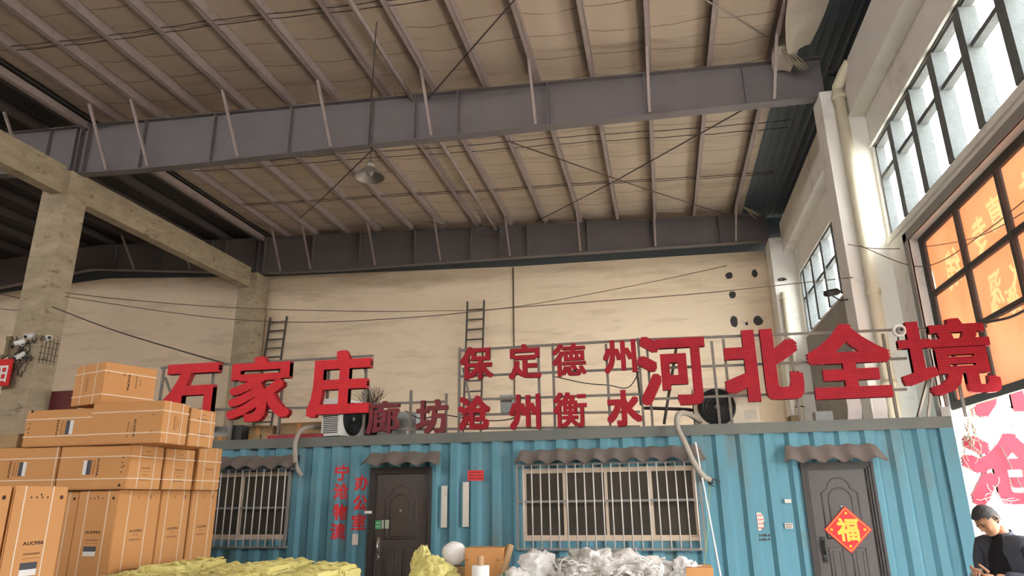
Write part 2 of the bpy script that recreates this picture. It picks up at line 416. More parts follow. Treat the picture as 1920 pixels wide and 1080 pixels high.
def slab_holes(us, vs, hole, place):
    """wall slab as cells; hole(u,v) of a cell's middle leaves it open; place(u,v,t) t=0 inner, 1 outer"""
    mb = MB(); nu, nv = len(us) - 1, len(vs) - 1
    solid = [[not hole((us[i] + us[i + 1]) / 2, (vs[j] + vs[j + 1]) / 2) for j in range(nv)] for i in range(nu)]
    for i in range(nu):
        for j in range(nv):
            if not solid[i][j]: continue
            a, b, c, d = us[i], us[i + 1], vs[j], vs[j + 1]
            for t in (0, 1): mb.add([place(a, c, t), place(b, c, t), place(b, d, t), place(a, d, t)], [(0, 1, 2, 3)])
            for di, dj, (p, q) in ((-1, 0, ((a, c), (a, d))), (1, 0, ((b, c), (b, d))), (0, -1, ((a, c), (b, c))), (0, 1, ((a, d), (b, d)))):
                ii, jj = i + di, j + dj
                if not (0 <= ii < nu and 0 <= jj < nv) or not solid[ii][jj]:
                    mb.add([place(*p, 0), place(*q, 0), place(*q, 1), place(*p, 1)], [(0, 1, 2, 3)])
    return mb
W1 = (6.2, 12.86, 6.11, 7.97)      # clerestory of the near bay: y0 y1 z0 z1
W2 = (14.2, 20.7, 6.06, 7.92)      # clerestory of the far bay
GATE = (6.2, 12.05, 2.88, 5.76)     # banner light over the gateway
GATEL = (4.6, 12.05, 0, 2.88)       # the gateway itself
LIGHT_HOLE = (14.6, 18.6, 0, 2.4)       # opening added behind the container to light the back wall, unseen
HOLES = [W1, W2, GATE, GATEL, LIGHT_HOLE]
us = sorted({-12, YB} | {h[0] for h in HOLES} | {h[1] for h in HOLES}); vs = sorted({0, 9.6} | {h[2] for h in HOLES} | {h[3] for h in HOLES})
def in_hole(u, v): return any(h[0] < u < h[1] and h[2] < v < h[3] for h in HOLES)
struct('wall_right', slab_holes(us, vs, in_hole, lambda u, v, t: (XR + WT * t, u, v)), 'white_plaster')
# unseen panel added in the gateway to cut its light on the container
struct('gate_blocker', MB().box((XR + .06, 6.9, .02), (XR + .12, 9.25, 2.87)), 'steel_box')
# unpainted bricked-up field under the far clerestory, set on the wall
struct('trim_1', MB().box((XR - .02, 13.56, 2.95), (XR, 20.8, 6.0)), 'grey_plaster')
# ring beam along the head of the right wall
struct('trim_2', MB().box((4.02, -12, 8.70), (XR + .1, Y1 - .25, 9.65)).box((4.02, Y1 + .36, 8.70), (XR + .1, 20.9, 9.65)), 'white_plaster')
# sheet cladding above the right wall
mb = MB(); pts = []
y = -12
while y < YB + .4:
    pts += [(y, 0), (y + .12, 0), (y + .16, .04), (y + .28, .04)]; y += .32
mb.add([(XR + .16 - d, y, z) for y, d in pts for z in (9.6, 10.5)], [(2 * i, 2 * i + 1, 2 * i + 3, 2 * i + 2) for i in range(len(pts) - 1)])
mb.box((XR + .2, -12, 9.6), (XR + .26, YB + .4, 10.55))
struct('trim_3', mb, 'blue_cladding')
# back wall, its top running up with the roof
top = [(-30, 10.0), (-21.5, 10.37), (-14.3, 9.87), (-4.7, 9.45), (XR + WT, 9.27)]
mb = MB().prism([(-30, 0), (XR + WT, 0)] + top[::-1], YB, YB + .24, 'y')
struct('wall_back', mb, 'plaster')
struct('trim_4', MB().prism([(-30, 9.5), (XR + WT, 8.9), (XR + WT, 10.6), (RIDGE, 11.8), (-30, 11.5)], YB + .32, YB + .36, 'y'), 'blue_cladding')
struct('wall_left', MB().box((-30.3, -12, 0), (-30, YB + .3, 11.5)), 'plaster')
FW = [(0.2, 3.6, 6.6, 9.2)]  # unseen opening added high in the front wall to let in light
struct('wall_front', slab_holes([-30, 0.2, 3.6, XR + WT], [0, 6.6, 9.2, 10.3], lambda u, v: any(h[0] < u < h[1] and h[2] < v < h[3] for h in FW), lambda u, v, t: (u, -12 - .24 * t, v)), 'plaster')
portal('gate_portal', (XR + .12, 8.33, 1.44), (-1, 0, 0), 7.4, 2.86)
portal('clerestory_portal', (XR + .24, 9.5, 7.04), (-1, 0, 0), 6.6, 1.8)
portal('light_hole_portal', (XR + .12, 16.6, 1.2), (-1, 0, 0), 4.0, 2.4)
portal('far_clerestory_portal', (XR + .24, 17.4, 7.0), (-1, 0, 0), 6.4, 1.8)
portal('front_opening_portal', (1.9, -12.12, 7.9), (0, 1, 0), 3.4, 2.6)

# ------------------------------------------------------------------ windows in the right wall
def clerestory(name, y0, y1, z0, z1, mul, zm, w=.1):
    t = bpy.data.objects.new(name, None); COL.objects.link(t); t.location = (XR + .1, (y0 + y1) / 2, z0); t['kind'] = 'structure'
    mb = MB().box((XR + .04, y0, z0), (XR + .18, y1, z0 + .05)).box((XR + .04, y0, z1 - .06), (XR + .18, y1, z1)).box((XR + .04, y0, z0), (XR + .18, y0 + .06, z1)).box((XR + .04, y1 - .06, z0), (XR + .18, y1, z1))
    part('frame', mb, 'mullion', t)
    for y in mul: part('mullion', MB().box((XR - .0, y - w / 2, z0 + .05), (XR + .212, y + w / 2, z1 - .06)), 'mullion', t)
    part('pane', MB().box((XR + .215, y0 + .02, z0 + .02), (XR + .22, y1 - .02, z1 - .02)), 'glass_dim', t)
    part('transom', MB().box((XR + .05, y0 + .06, zm - .04), (XR + .17, y1 - .06, zm + .04)), 'mullion', t)
    return t
clerestory('window_1', *W1, [6.9, 7.91, 8.92, 9.93, 10.92, 11.92], 7.30, .2)
clerestory('window_2', *W2, [15.2, 16.5, 17.75, 19.0, 20.1], 7.12, .2)
# head moulding of the near clerestory
struct('trim_5', MB().box((XR - .05, 6.2, 7.97), (XR + .02, 12.9, 8.07)).box((XR - .03, 6.2, 6.0), (XR + .02, 12.94, 6.11)), 'white_plaster')

t = bpy.data.objects.new('window_3', None); COL.objects.link(t); t.location = (XR + .17, 9, 2.9); t['kind'] = 'structure'
GX0, GX1, GY0, GY1, GZ0, GZ1 = XR + .15, XR + .21, 6.2, 12.05, 2.88, 5.76
mb = MB().box((GX0, GY0, GZ0), (GX1, GY1, GZ0 + .12)).box((GX0, GY0, GZ1 - .12), (GX1, GY1, GZ1)).box((GX0, GY1 - .16, GZ0 + .12), (GX1, GY1, GZ1 - .12)).box((GX0, GY0, GZ0 + .12), (GX1, GY0 + .06, GZ1 - .12))
part('frame', mb, 'dark_frame', t)
for y in (10.54, 9.19, 7.84, 6.5): part('mullion', MB().box((GX0 - .015, y - .035, GZ0 + .12), (GX1, y + .035, GZ1 - .12)), 'dark_frame', t)
part('transom', MB().box((GX0 - .005, GY0 + .06, 4.70), (GX1, GY1 - .16, 4.78)), 'dark_frame', t)
part('transom', MB().box((GX0 - .005, GY0 + .06, 3.88), (GX1, 10.5, 3.95)), 'dark_frame', t)
part('pane', MB().box((GX0 + .025, GY0 + .06, GZ0 + .1), (GX0 + .03, GY1 - .14, GZ1 - .1)), 'glass', t)
struct('trim_6', MB().box((XR - .02, 12.05, 2.82), (XR + .02, 12.22, 5.9)).box((XR - .02, 6.2, 5.76), (XR + .02, 12.22, 5.9)), 'grey_plaster')
# the banner stretched outside the glass, seen from behind
bn = thing('hanging_banner', 'wrinkled orange banner with pale yellow lettering stretched outside the high grid window', 'banner', (XR + .27, 9, 2.9))
def ban(u, v):
    y = 6.21 + u * 5.83; z = 2.89 + v * 2.86
    return (XR + .26 + .022 * math.sin(y * 4 + z * 5.2) * math.sin(y * 1.3 + 1) + .02 * noise.noise((y * 1.4, z * 1.4, 2)), y, z)
GLY = []
def ban_text(txt, yc_, zc, h, w=None, bold=.02):
    q_ = 4.47 / 4.15; yc_ *= q_; zc = 1.65 + (zc - 1.65) * q_; h *= q_; w = (w * q_) if w else h * .9
    for i, ch in enumerate(txt):
        g = glyph(ch, w * .92, h, 0, bold, mirror=True); y_left = yc_ - (i - (len(txt) - 1) / 2) * w * 1.08
        GLY.extend([[(0, y_left + w / 2 - v[0], zc - h / 2 + v[2]) for v in (g.v[k] for k in f)] for f in g.f])
ban_text('直', 8.95, 4.98, .42); ban_text('专', 9.42, 4.86, .5); ban_text('线', 10.4, 4.72, .56); ban_text('达', 8.1, 4.9, .5)
ban_text('水', 8.75, 4.14, .42); ban_text('深', 9.35, 4.1, .48); ban_text('衡', 9.0, 3.86, .32); ban_text('州', 9.45, 3.82, .3); ban_text('沧', 7.9, 4.05, .5)
ban_text('经理', 8.78, 3.32, .26, .24, .01)
from mathutils.bvhtree import BVHTree
gv = [p for poly in GLY for p in poly]; gf = []; k = 0
for poly in GLY: gf.append(list(range(k, k + len(poly)))); k += len(poly)
tree = BVHTree.FromPolygons([Vector(p) for p in gv], gf)
cl = part('cloth', MB().grid(330, 150, ban), 'orange_banner', bn)
att = cl.data.attributes.new('print', 'FLOAT', 'POINT'); off = wloc(cl)
att.data.foreach_set('value', [1.0 if tree.ray_cast(Vector((-1, (v.co + off).y, (v.co + off).z)), Vector((1, 0, 0)))[0] is not None else 0.0 for v in cl.data.vertices])

# ------------------------------------------------------------------ steel roof frame
def rafter(name, label, Y, x0, x1, bot, stiff, braces, endplates=()):
    t = thing(name, label, 'rafter', ((x0 + x1) / 2, Y, bot(x0)))
    n = 24; X = [x0 + (x1 - x0) * i / n for i in range(n + 1)]
    web = MB(); fl = MB(); fb = MB()
    for a, b in zip(X[:-1], X[1:]):
        web.add([(a, Y - .006, bot(a)), (b, Y - .006, bot(b)), (b, Y - .006, rt(b)), (a, Y - .006, rt(a)), (a, Y + .006, bot(a)), (b, Y + .006, bot(b)), (b, Y + .006, rt(b)), (a, Y + .006, rt(a))], [(0, 1, 2, 3), (7, 6, 5, 4)])
    for mbx, zf in ((fl, lambda x: (rt(x) - .018, rt(x))), (fb, lambda x: (bot(x) - .018, bot(x)))):
        vs = []
        for x in X:
            z0, z1 = zf(x); vs += [(x, Y - .125, z0), (x, Y + .125, z0), (x, Y + .125, z1), (x, Y - .125, z1)]
        fs = [(4 * i + k, 4 * i + (k + 1) % 4, 4 * i + 4 + (k + 1) % 4, 4 * i + 4 + k) for i in range(n) for k in range(4)] + [(0, 1, 2, 3), (4 * n + 3, 4 * n + 2, 4 * n + 1, 4 * n)]
        mbx.add(vs, fs)
    part('web', web, 'rafter_paint', t); part('top_flange', fl, 'rafter_paint', t); part('bottom_flange', fb, 'rafter_paint', t)
    for x in stiff: part('stiffener', MB().box((x - .012, Y - .115, bot(x)), (x + .012, Y - .006, rt(x) - .018)), 'rafter_paint', t)
    for x in endplates: part('end_plate', MB().box((x - .015, Y - .14, bot(x) - .018), (x + .015, Y + .14, rt(x) + .03)), 'rafter_paint', t)
    for x in braces:
        part('fly_brace', MB().bar((x, Y - .12, bot(x) + .04), (x + .03, Y - 1.0, rt(x) + .012), .055, .055), 'purlin_paint', t)
    return t
def bot_r(x):
    P = [(-14.3, 9.745), (-13.2, 9.66), (-11, 9.58), (-8.2, 9.55), (-2, 9.44), (3.7, 9.33)]
    for (a, za), (b, zb) in zip(P[:-1], P[1:]):
        if x <= b: return za + (zb - za) * (x - a) / (b - a)
    return P[-1][1]
def bot_l(x):
    return 9.745 + (-14.3 - x) * .105 if x > RIDGE else 9.745 + 7.2 * .105 - (RIDGE - x) * .1
BR = [-13.2, -12.0, -9.5, -7.07, -4.6, -2.2, .25, 2.75]
rafter('steel_rafter', 'deep grey steel roof rafter over the hall between the two bays', Y1, -14.2, 3.75, bot_r, [-12.3, -10.29, -8.2, -6.12, -5.04, -4.0, -1.93, .18, 2.22], BR, (-14.19, -13.95))
rafter('steel_rafter', 'deep grey steel roof rafter running just in front of the back wall', Y2, -14.2, 3.75, bot_r, [-12.0, -10.15, -8.07, -6.0, -4.97, -4.0, -1.95, .2, 2.3], BR, (-14.19, -13.95))
rafter('steel_rafter', 'shadowed steel rafter of the left hall behind the near concrete beam', Y1, -29.8, -14.32, bot_l, [-15.2, -17.5], [-15.75, -18.25], (-14.33,))
rafter('steel_rafter', 'shadowed steel rafter of the left hall above the back wall', Y2, -29.8, -14.32, bot_l, [-15.6, -16.2, -18.5, -20.5], [-17.0, -19.5], (-14.33,))

def c_purlin(x, ya, yb, zoff=0):
    mb = MB(); z0 = rt(x) + zoff; w, h, t = .11, .25, .007
    for lo, hi in (((x + w - t, 0), (x + w, h)), ((x, 0), (x + w, t)), ((x, h - t), (x + w, h)), ((x, 0), (x + t, .022)), ((x, h - .022), (x + t, h))):
        mb.box((lo[0], ya, z0 + lo[1]), (hi[0], yb, z0 + hi[1]))
    return mb
for bay, (ya, yb), nm in ((0, (4.8, Y1 + .05), 'near'), (1, (Y1 - .05 + .12, YB + .3), 'far')):
    allx = sorted(PUR, reverse=True)
    for i, x in enumerate(allx):
        solo('roof_purlin', c_purlin(x, ya, yb), 'purlin_paint', f'steel C-section roof purlin of the {nm} bay, {ORD[i]} from the right wall', 'purlin', f'roof purlins of the {nm} bay')
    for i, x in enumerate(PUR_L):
        solo('roof_purlin', c_purlin(x, ya, yb), 'purlin_shaded', f'dim steel purlin over the left hall, {nm} bay, {ORD[i]} left of the concrete column row', 'purlin', f'roof purlins over the left hall, {nm} bay')
    solo('eave_strut', MB().box((-14.16, ya, rt(-14.1) - .12), (-14.02, yb, rt(-14.1) + .07)), 'purlin_paint', f'square steel strut beside the purlins above the left columns, {nm} bay', 'strut', 'struts above the left columns')
    # round strut under the purlins
    solo('tube_strut', MB().tube([(-5.1, ya, 10.6), (-5.1, (Y1 if bay == 0 else Y2) - .1, 10.55)], .06, 10), 'purlin_paint', f'round steel tube strut running under the purlins of the {nm} bay', 'strut', 'round tube struts')
    for k, yr in enumerate(((10.0, 10.14) if bay == 0 else (15.7, 16.05, 18.5, 18.62))):
        pts = [(x, yr + .03 * math.sin(x), rt(x) + .05 - .02 * (i % 2)) for i, x in enumerate([-13.2 + .6 * j for j in range(29)])]
        solo('sag_rod', MB().tube(pts, .011, 5), 'rod_steel', f'thin dark sag rod threaded through the purlins of the {nm} bay, {ORD[k]} from the camera', 'rod', f'sag rods of the {nm} bay')
def rod(pa, Ya, pb, Yb, label, m='rod_steel', r=.016):
    a, b = aty(*pa, Ya), aty(*pb, Yb)
    solo('brace_rod', MB().tube([a, a.lerp(b, .5) - Vector((0, 0, .06)), b], r, 6), m, label, 'rod', 'diagonal roof brace rods')
rod((945, 262), Y1 + .15, (1392, 412), Y2 - .15, 'diagonal brace rod falling to the right under the far bay roof', 'rust_rod')
rod((1398, 203), Y1 + .15, (1003, 417), Y2 - .15, 'long dark brace rod crossing the far bay roof from upper right to lower left')
rod((698, 281), Y1 + .15, (549, 421), Y2 - .3, 'dark brace rod running down left behind the hanging lamp')
def atz(px, py, z): d = ray(px, py); return EYE + d * ((z - EYE.z) / d.z)
a = aty(800, 188, Y1 - .15); b = atz(968, -4, 10.42)
solo('brace_rod', MB().tube([a, b, b + Vector(((b - a).x, (b - a).y, 0)) * .2], .016, 6), 'rod_steel', 'dark brace rod rising to the top edge above the near rafter', 'rod', 'diagonal roof brace rods')
a = aty(1456, 80, Y1 - .2); b = atz(1320, -2, 10.25)
solo('brace_rod', MB().tube([a, b, b + Vector(((b - a).x, (b - a).y, 0)) * .3], .014, 6), 'purlin_paint', 'pale brace rod ending beside the torn insulation at upper right', 'rod', 'diagonal roof brace rods')
a, b = aty(933, 444, Y2 - .15), aty(806, 416, Y2 - 2.2)
solo('brace_rod', MB().tube([a, b], .016, 6), 'rust_rod', 'short brace rod meeting the round tube strut at the back rafter', 'rod', 'diagonal roof brace rods')

# torn insulation by the right eave
def flap(name, c, w, l, droop, seed, label, m='insul_torn'):
    mb = MB()
    def fn(u, v):
        x = c[0] + (u - .5) * w * (1 - .4 * v * v) + .05 * math.sin(6 * u + seed); y = c[1] + (v - .5) * l
        return (x, y, c[2] - droop * (v ** 1.5) * (.7 + .3 * math.sin(3 * u + seed)) + .03 * noise.noise((u * 4, v * 4, seed)))
    mb.grid(12, 12, fn); top = len(mb.v)
    mb.add([v + Vector((0, 0, .02)) for v in mb.v], [tuple(reversed(f)) for f in mb.f], True)
    return solo(name, mb, m, label, 'insulation')
flap('torn_insulation', (3.15, 11.75, 10.22), .75, 1.3, .28, 1, 'pale torn insulation sheet sagging beside the last purlin at upper right')
flap('torn_insulation', (3.0, 12.75, 10.12), .5, .7, .2, 4, 'small torn insulation scrap tucked above the near rafter')
mb = MB()
for k in range(16):
    a = Vector((2.85 + .01 * k, 12.45 + .02 * k, 10.22)); pts = [a]
    for j in range(5): a = a + Vector((.06 + random.uniform(-.03, .05), .04 + random.uniform(-.05, .05), -.05 - random.uniform(0, .05))); pts.append(a.copy())
    mb.tube(pts, [.016, .02, .018, .014, .01, .004], 5)
solo('insulation_tatters', mb, 'straw', 'shredded strands of insulation dangling from the pale brace rod', 'insulation')
mb = MB()
for k in range(8):
    a = Vector((2.95 + .02 * k, 20.6 + .02 * k, 10.2)); pts = [a]
    for j in range(4): a = a + Vector((.1 + random.uniform(-.04, .06), random.uniform(-.05, .05), -.05 - random.uniform(0, .06))); pts.append(a.copy())
    mb.tube(pts, [.02, .024, .018, .012, .004], 5)
solo('insulation_tatters', mb, 'straw', 'shredded insulation strands hanging at the right end of the back rafter', 'insulation')

# ------------------------------------------------------------------ concrete frame on the left, pillars on the right
def column(lo, hi, label):
    mb = MB().box(lo, hi)
    return solo('concrete_column', mb, 'concrete', label, 'column')
column((-14.88, 12.95, 0), (XC, 13.55, 9.72), 'tall rough concrete column left, standing behind the carton stack')
column((-14.73, 21.2, 0), (XC + .08, 21.95, 9.66), 'concrete column against the back wall, left of the short ladder')
def tie_beam(y0, y1, label):
    solo('concrete_beam', MB().box((-14.62, y0, 9.12), (-14.28, y1, 9.86)), 'concrete', label, 'beam')
tie_beam(13.55, 21.2, 'concrete tie beam running from the near column back to the far column')
tie_beam(4.6, 12.95, 'concrete tie beam reaching out of the left edge in front of the column')
def pillar(lo, hi, label): solo('concrete_pillar', MB().box(lo, hi), 'white_plaster', label, 'pillar')
pillar((3.58, Y1 - .25, 0), (XR - .001, Y1 + .35, 9.33), 'whitewashed pillar between the two right-hand windows')
pillar((3.66, 20.9, 0), (XR - .001, 21.75, 9.20), 'whitewashed corner pillar beside the back wall')
def drainpipe(x, y, ztop, zs, r, label, elbow=True):
    t = thing('drainpipe', label, 'pipe', (x, y, 0), 0, 'drainpipes on the right pillars')
    part('pipe', MB().tube([(x, y, 0), (x, y, ztop)], r, 16), 'cream_pipe', t)
    if elbow: part('elbow', MB().tube([(x, y, ztop), (x, y - .02, ztop + .06), (x + .10, y - .22, ztop + .26), (x + .19, y - .36, ztop + .38)], r, 14), 'cream_pipe', t)
    for z in zs: part('collar', MB().lathe((x, y, z), [(r, 0), (r + .022, 0), (r + .022, .1), (r, .1)], 18), 'cream_pipe', t)
    for z in (zs[0] + .6, zs[-1] - 1.2): part('bracket', MB().lathe((x, y, z), [(r, 0), (r + .012, 0), (r + .012, .035), (r, .035)], 16).bar((x, y, z + .017), (x + .14, y + .05, z + .017), .03, .03), 'dark_frame', t)
    return t
drainpipe(3.89, Y1 - .362, 9.25, (9.05, 5.05, 3.4), .105, 'cream drainpipe with collars on the pillar between the right windows')
drainpipe(3.86, 20.785, 7.4, (7.2, 5.2), .105, 'cream drainpipe on the corner pillar by the back wall', False)
# conduit on the back wall
solo('conduit', MB().tube([aty(962, 502, YB - .03), aty(965, 745, YB - .03), aty(965, 745, YB - .03) - Vector((0, 0, 4.9))], .022, 8), 'wire_brown', 'thin vertical conduit on the back wall right of the tall ladder', 'conduit')
# knocked holes in the back wall: dark plugs with their shade as colour
for px, py, w, h, lab in ((1367, 517, .2, .22, 'upper left'), (1415, 513, .17, .24, 'upper right'), (1373, 553, .2, .24, 'middle'), (1376, 603, .22, .36, 'lower left'), (1400, 607, .08, .1, 'tiny lower'), (1421, 602, .26, .3, 'lower right')):
    c = aty(px, py, YB); n = 11; poly = []
    for k in range(n):
        a = 2 * math.pi * k / n; q = .42 + .12 * random.random(); poly.append((c.x + w * q * math.cos(a) * 1.15, c.z + h * q * math.sin(a) * 1.15))
    solo('wall_hole', MB().prism(poly, YB - .012, YB + .06, 'y'), 'dark_frame', f'dark knocked hole in the back wall near the right corner, {lab}', 'hole')
# high bay lamp
t = thing('high_bay_lamp', 'dusty metal bell lamp hanging under the near rafter', 'lamp', (-6.1, Y1, 8.72))
LX, LY = -6.1, Y1
part('shade', MB().lathe((LX, LY, 8.70), [(.33, 0), (.325, .02), (.26, .11), (.17, .19), (.11, .24), (.10, .25), (.105, .235), (.16, .18), (.25, .10), (.315, .012), (.33, 0)], 32), 'lamp_shade', t)
part('gear_housing', MB().lathe((LX, LY, 8.94), [(0, 0), (.10, 0), (.10, .1), (.085, .15), (.05, .17), (0, .17)], 20), 'lamp_shade', t)
part('bulb', MB().lathe((LX, LY, 8.76), [(0, 0), (.06, .02), (.085, .07), (.07, .13), (.04, .19), (0, .19)], 16), 'lamp_in', t)
part('hook', MB().tube([(LX, LY, 9.1), (LX, LY, 9.53)], .012, 6), 'rod_steel', t)
a = aty(706, 42, 9.8)
solo('ceiling_cable', MB().tube([a, a.lerp(Vector((LX, LY - .16, 9.55)), .55), (LX, LY - .16, 9.6), (LX, LY - .13, 9.45)], .012, 6), 'wire', 'dark cord dropping across the near rafter to the bell lamp', 'cord')

# ------------------------------------------------------------------ the blue container office
CY, CX0, CX1, CZ, CD = 9.5, -8.68, 3.51, 2.55, 2.44
PITCH, DEP = .302, .052
def yc(x):
    t = ((x - CX0) / PITCH) % 1.0
    if t < .32: return 0.0
    if t < .49: return DEP * (t - .32) / .17
    if t < .83: return DEP
    return DEP * (1 - (t - .83) / .17)
XBREAK = sorted(CX0 + PITCH * (k + o) for k in range(42) for o in (0, .32, .49, .83))
box_c = thing('shipping_container', 'long faded blue corrugated container used as an office, red lettering above', 'container', (CX0 + 6.1, CY + 1.22, 0))
DOOR_A = (aty(692, 950, CY).x, aty(809, 950, CY).x, 0, 2.09)      # left door opening
DOOR_B = (aty(1503, 900, CY).x, aty(1640, 900, CY).x, 0, 2.03)
WIN_A = (-6.95, aty(545, 900, CY).x, 1.12, 2.07)
WIN_B = (aty(978, 900, CY).x, aty(1306, 900, CY).x, 1.10, 2.03)
OPEN = [DOOR_A, DOOR_B, WIN_A, WIN_B]
Z0, Z1 = .14, 2.41
xs = sorted(set([CX0 + .1, CX1 - .16] + [x for x in XBREAK if CX0 + .1 < x < CX1 - .16] + [q for o in OPEN for q in o[:2]]))
zs = sorted(set([Z0, Z1] + [q for o in OPEN for q in o[2:] if q > Z0]))
mb = MB()
for a, b in zip(xs[:-1], xs[1:]):
    for c, d in zip(zs[:-1], zs[1:]):
        if any(o[0] < (a + b) / 2 < o[1] and o[2] < (c + d) / 2 < o[3] for o in OPEN): continue
        ya, yb = CY + .004 + yc(a), CY + .004 + yc(b)
        mb.add([(a, ya, c), (b, yb, c), (b, yb, d), (a, ya, d)], [(0, 1, 2, 3)])
for o in OPEN:      # cut edges of the openings
    for x in o[:2]: mb.add([(x, CY + yc(x) + .004, max(o[2], Z0)), (x, CY + .1, max(o[2], Z0)), (x, CY + .1, o[3]), (x, CY + yc(x) + .004, o[3])], [(0, 1, 2, 3)])
mb.box((CX0 + .05, CY + CD - .05, .14), (CX1 - .05, CY + CD - .02, 2.41))
mb.box((CX0 + .03, CY + .08, .14), (CX0 + .06, CY + CD - .05, 2.41)).box((CX1 - .06, CY + .08, .14), (CX1 - .03, CY + CD - .05, 2.41))
part('corrugated_wall', mb, 'container_blue', box_c)
part('top_rail', MB().box((CX0, CY - .012, 2.41), (CX1, CY + .09, CZ)).box((CX0, CY + CD - .09, 2.41), (CX1, CY + CD, CZ)), 'rail_grey', box_c, label='dusty grey top rail')
part('roof_panel', MB().box((CX0 + .02, CY + .09, 2.47), (CX1 - .02, CY + CD - .09, 2.53)), 'rail_grey', box_c)
part('bottom_rail', MB().box((CX0, CY - .01, .0), (CX1, CY + .09, .14)).box((CX0, CY + CD - .09, 0), (CX1, CY + CD, .14)), 'container_blue', box_c)
for x in (CX0, CX1 - .16): part('corner_post', MB().box((x, CY - .012, .14), (x + .16, CY + .13, 2.41)), 'container_blue', box_c)
part('floor_panel', MB().box((CX0 + .06, CY + .1, .14), (CX1 - .06, CY + CD - .06, .17)), 'wood_old', box_c)

def arch_path(xc, zb, w, zs_, rise, n=10):
    p = [(xc - w / 2, zb), (xc - w / 2, zs_)]
    for k in range(1, n): a = math.pi * (1 - k / n); p.append((xc + w / 2 * math.cos(a), zs_ + rise * math.sin(a)))
    return p + [(xc + w / 2, zs_), (xc + w / 2, zb)]
def moulding(mb, pts, y, r=.011, close=True):
    q = [(x, y, z) for x, z in pts]
    if close: q.append(q[0])
    mb.tube(q, r, 6)
def make_door(name, o, m, lx0, lx1, zt, hinge_right, handle_left):
    d = bpy.data.objects.new('entrance_door', None); COL.objects.link(d); d.parent = box_c; d.location = Vector(((o[0] + o[1]) / 2, CY, 0)) - box_c.location; d['label'] = name
    fw = .055
    fr = MB()
    for k, (g, yf) in enumerate(((0, -.035), (.03, -.02), (.055, .0))):
        a, b, z = o[0] + g, o[1] - g, o[3] - g
        fr.box((a, CY + yf, 0), (a + .03, CY + .09, z)).box((b - .03, CY + yf, 0), (b, CY + .09, z)).box((a + .03, CY + yf, z - .03), (b - .03, CY + .09, z))
    part('door_frame', fr, 'door_frame', d)
    ly = CY + .03
    lf = MB().box((lx0, ly, .05), (lx1, ly + .05, zt))
    xc = (lx0 + lx1) / 2; w = lx1 - lx0
    outer = arch_path(xc, 1.14, w * .60, 1.62, .0)
    # outer panel line: square shoulders with a raised arch in the middle
    hw = w * .31
    out = [(xc - hw, 1.13), (xc - hw, 1.66), (xc - hw * .72, 1.70), (xc - hw * .62, 1.72)] + [(xc + hw * .62 * math.cos(math.pi * (1 - k / 10)), 1.72 + .12 * math.sin(math.pi * k / 10)) for k in range(1, 10)] + [(xc + hw * .62, 1.72), (xc + hw * .72, 1.70), (xc + hw, 1.66), (xc + hw, 1.13)]
    moulding(lf, out, ly); moulding(lf, arch_path(xc, 1.16, w * .40, 1.58, .14), ly)
    for sx in (-1, 1):
        x0, x1 = (xc - hw, xc - .05) if sx < 0 else (xc + .05, xc + hw)
        moulding(lf, [(x0, .52), (x1, .52), (x1, 1.02), (x0, 1.02)], ly); moulding(lf, [(x0 + .04, .56), (x1 - .04, .56), (x1 - .04, .98), (x0 + .04, .98)], ly, .007)
        moulding(lf, [(x0, .14), (x1, .14), (x1, .44), (x0, .44)], ly)
    part('door_leaf', lf, m, d)
    hx = lx0 + .07 if handle_left else lx1 - .07
    part('handle', MB().cbox((hx, ly - .012, 1.0), (.045, .025, .30)).tube([(hx, ly - .02, 1.10), (hx, ly - .06, 1.08), (hx, ly - .062, .98), (hx, ly - .02, .95)], .012, 8).lathe((hx, ly - .03, .89), [(0, 0), (.018, 0), (.018, .02), (0, .02)], 12, 'y'), 'chrome' if m == 'door_brown' else 'black_plastic', d)
    part('peephole', MB().lathe((xc, ly - .012, 1.50), [(0, 0), (.016, 0), (.018, .012), (0, .014)], 12, 'y'), 'chrome', d)
    bx = lx1 + .008 if hinge_right else lx0 - .008
    for z in (1.75, 1.35, .4): part('hinge', MB().tube([(bx, ly - .008, z - .06), (bx, ly - .008, z + .06)], .012, 8), 'chrome', d)
    return d
make_door('dark brown moulded steel door', DOOR_A, 'door_brown', DOOR_A[0] + .09, DOOR_A[1] - .09, DOOR_A[3] - .09, True, True)
make_door('grey brown moulded steel door', DOOR_B, 'door_grey', DOOR_B[0] + .09, DOOR_B[1] - .085, DOOR_B[3] - .085, True, True)

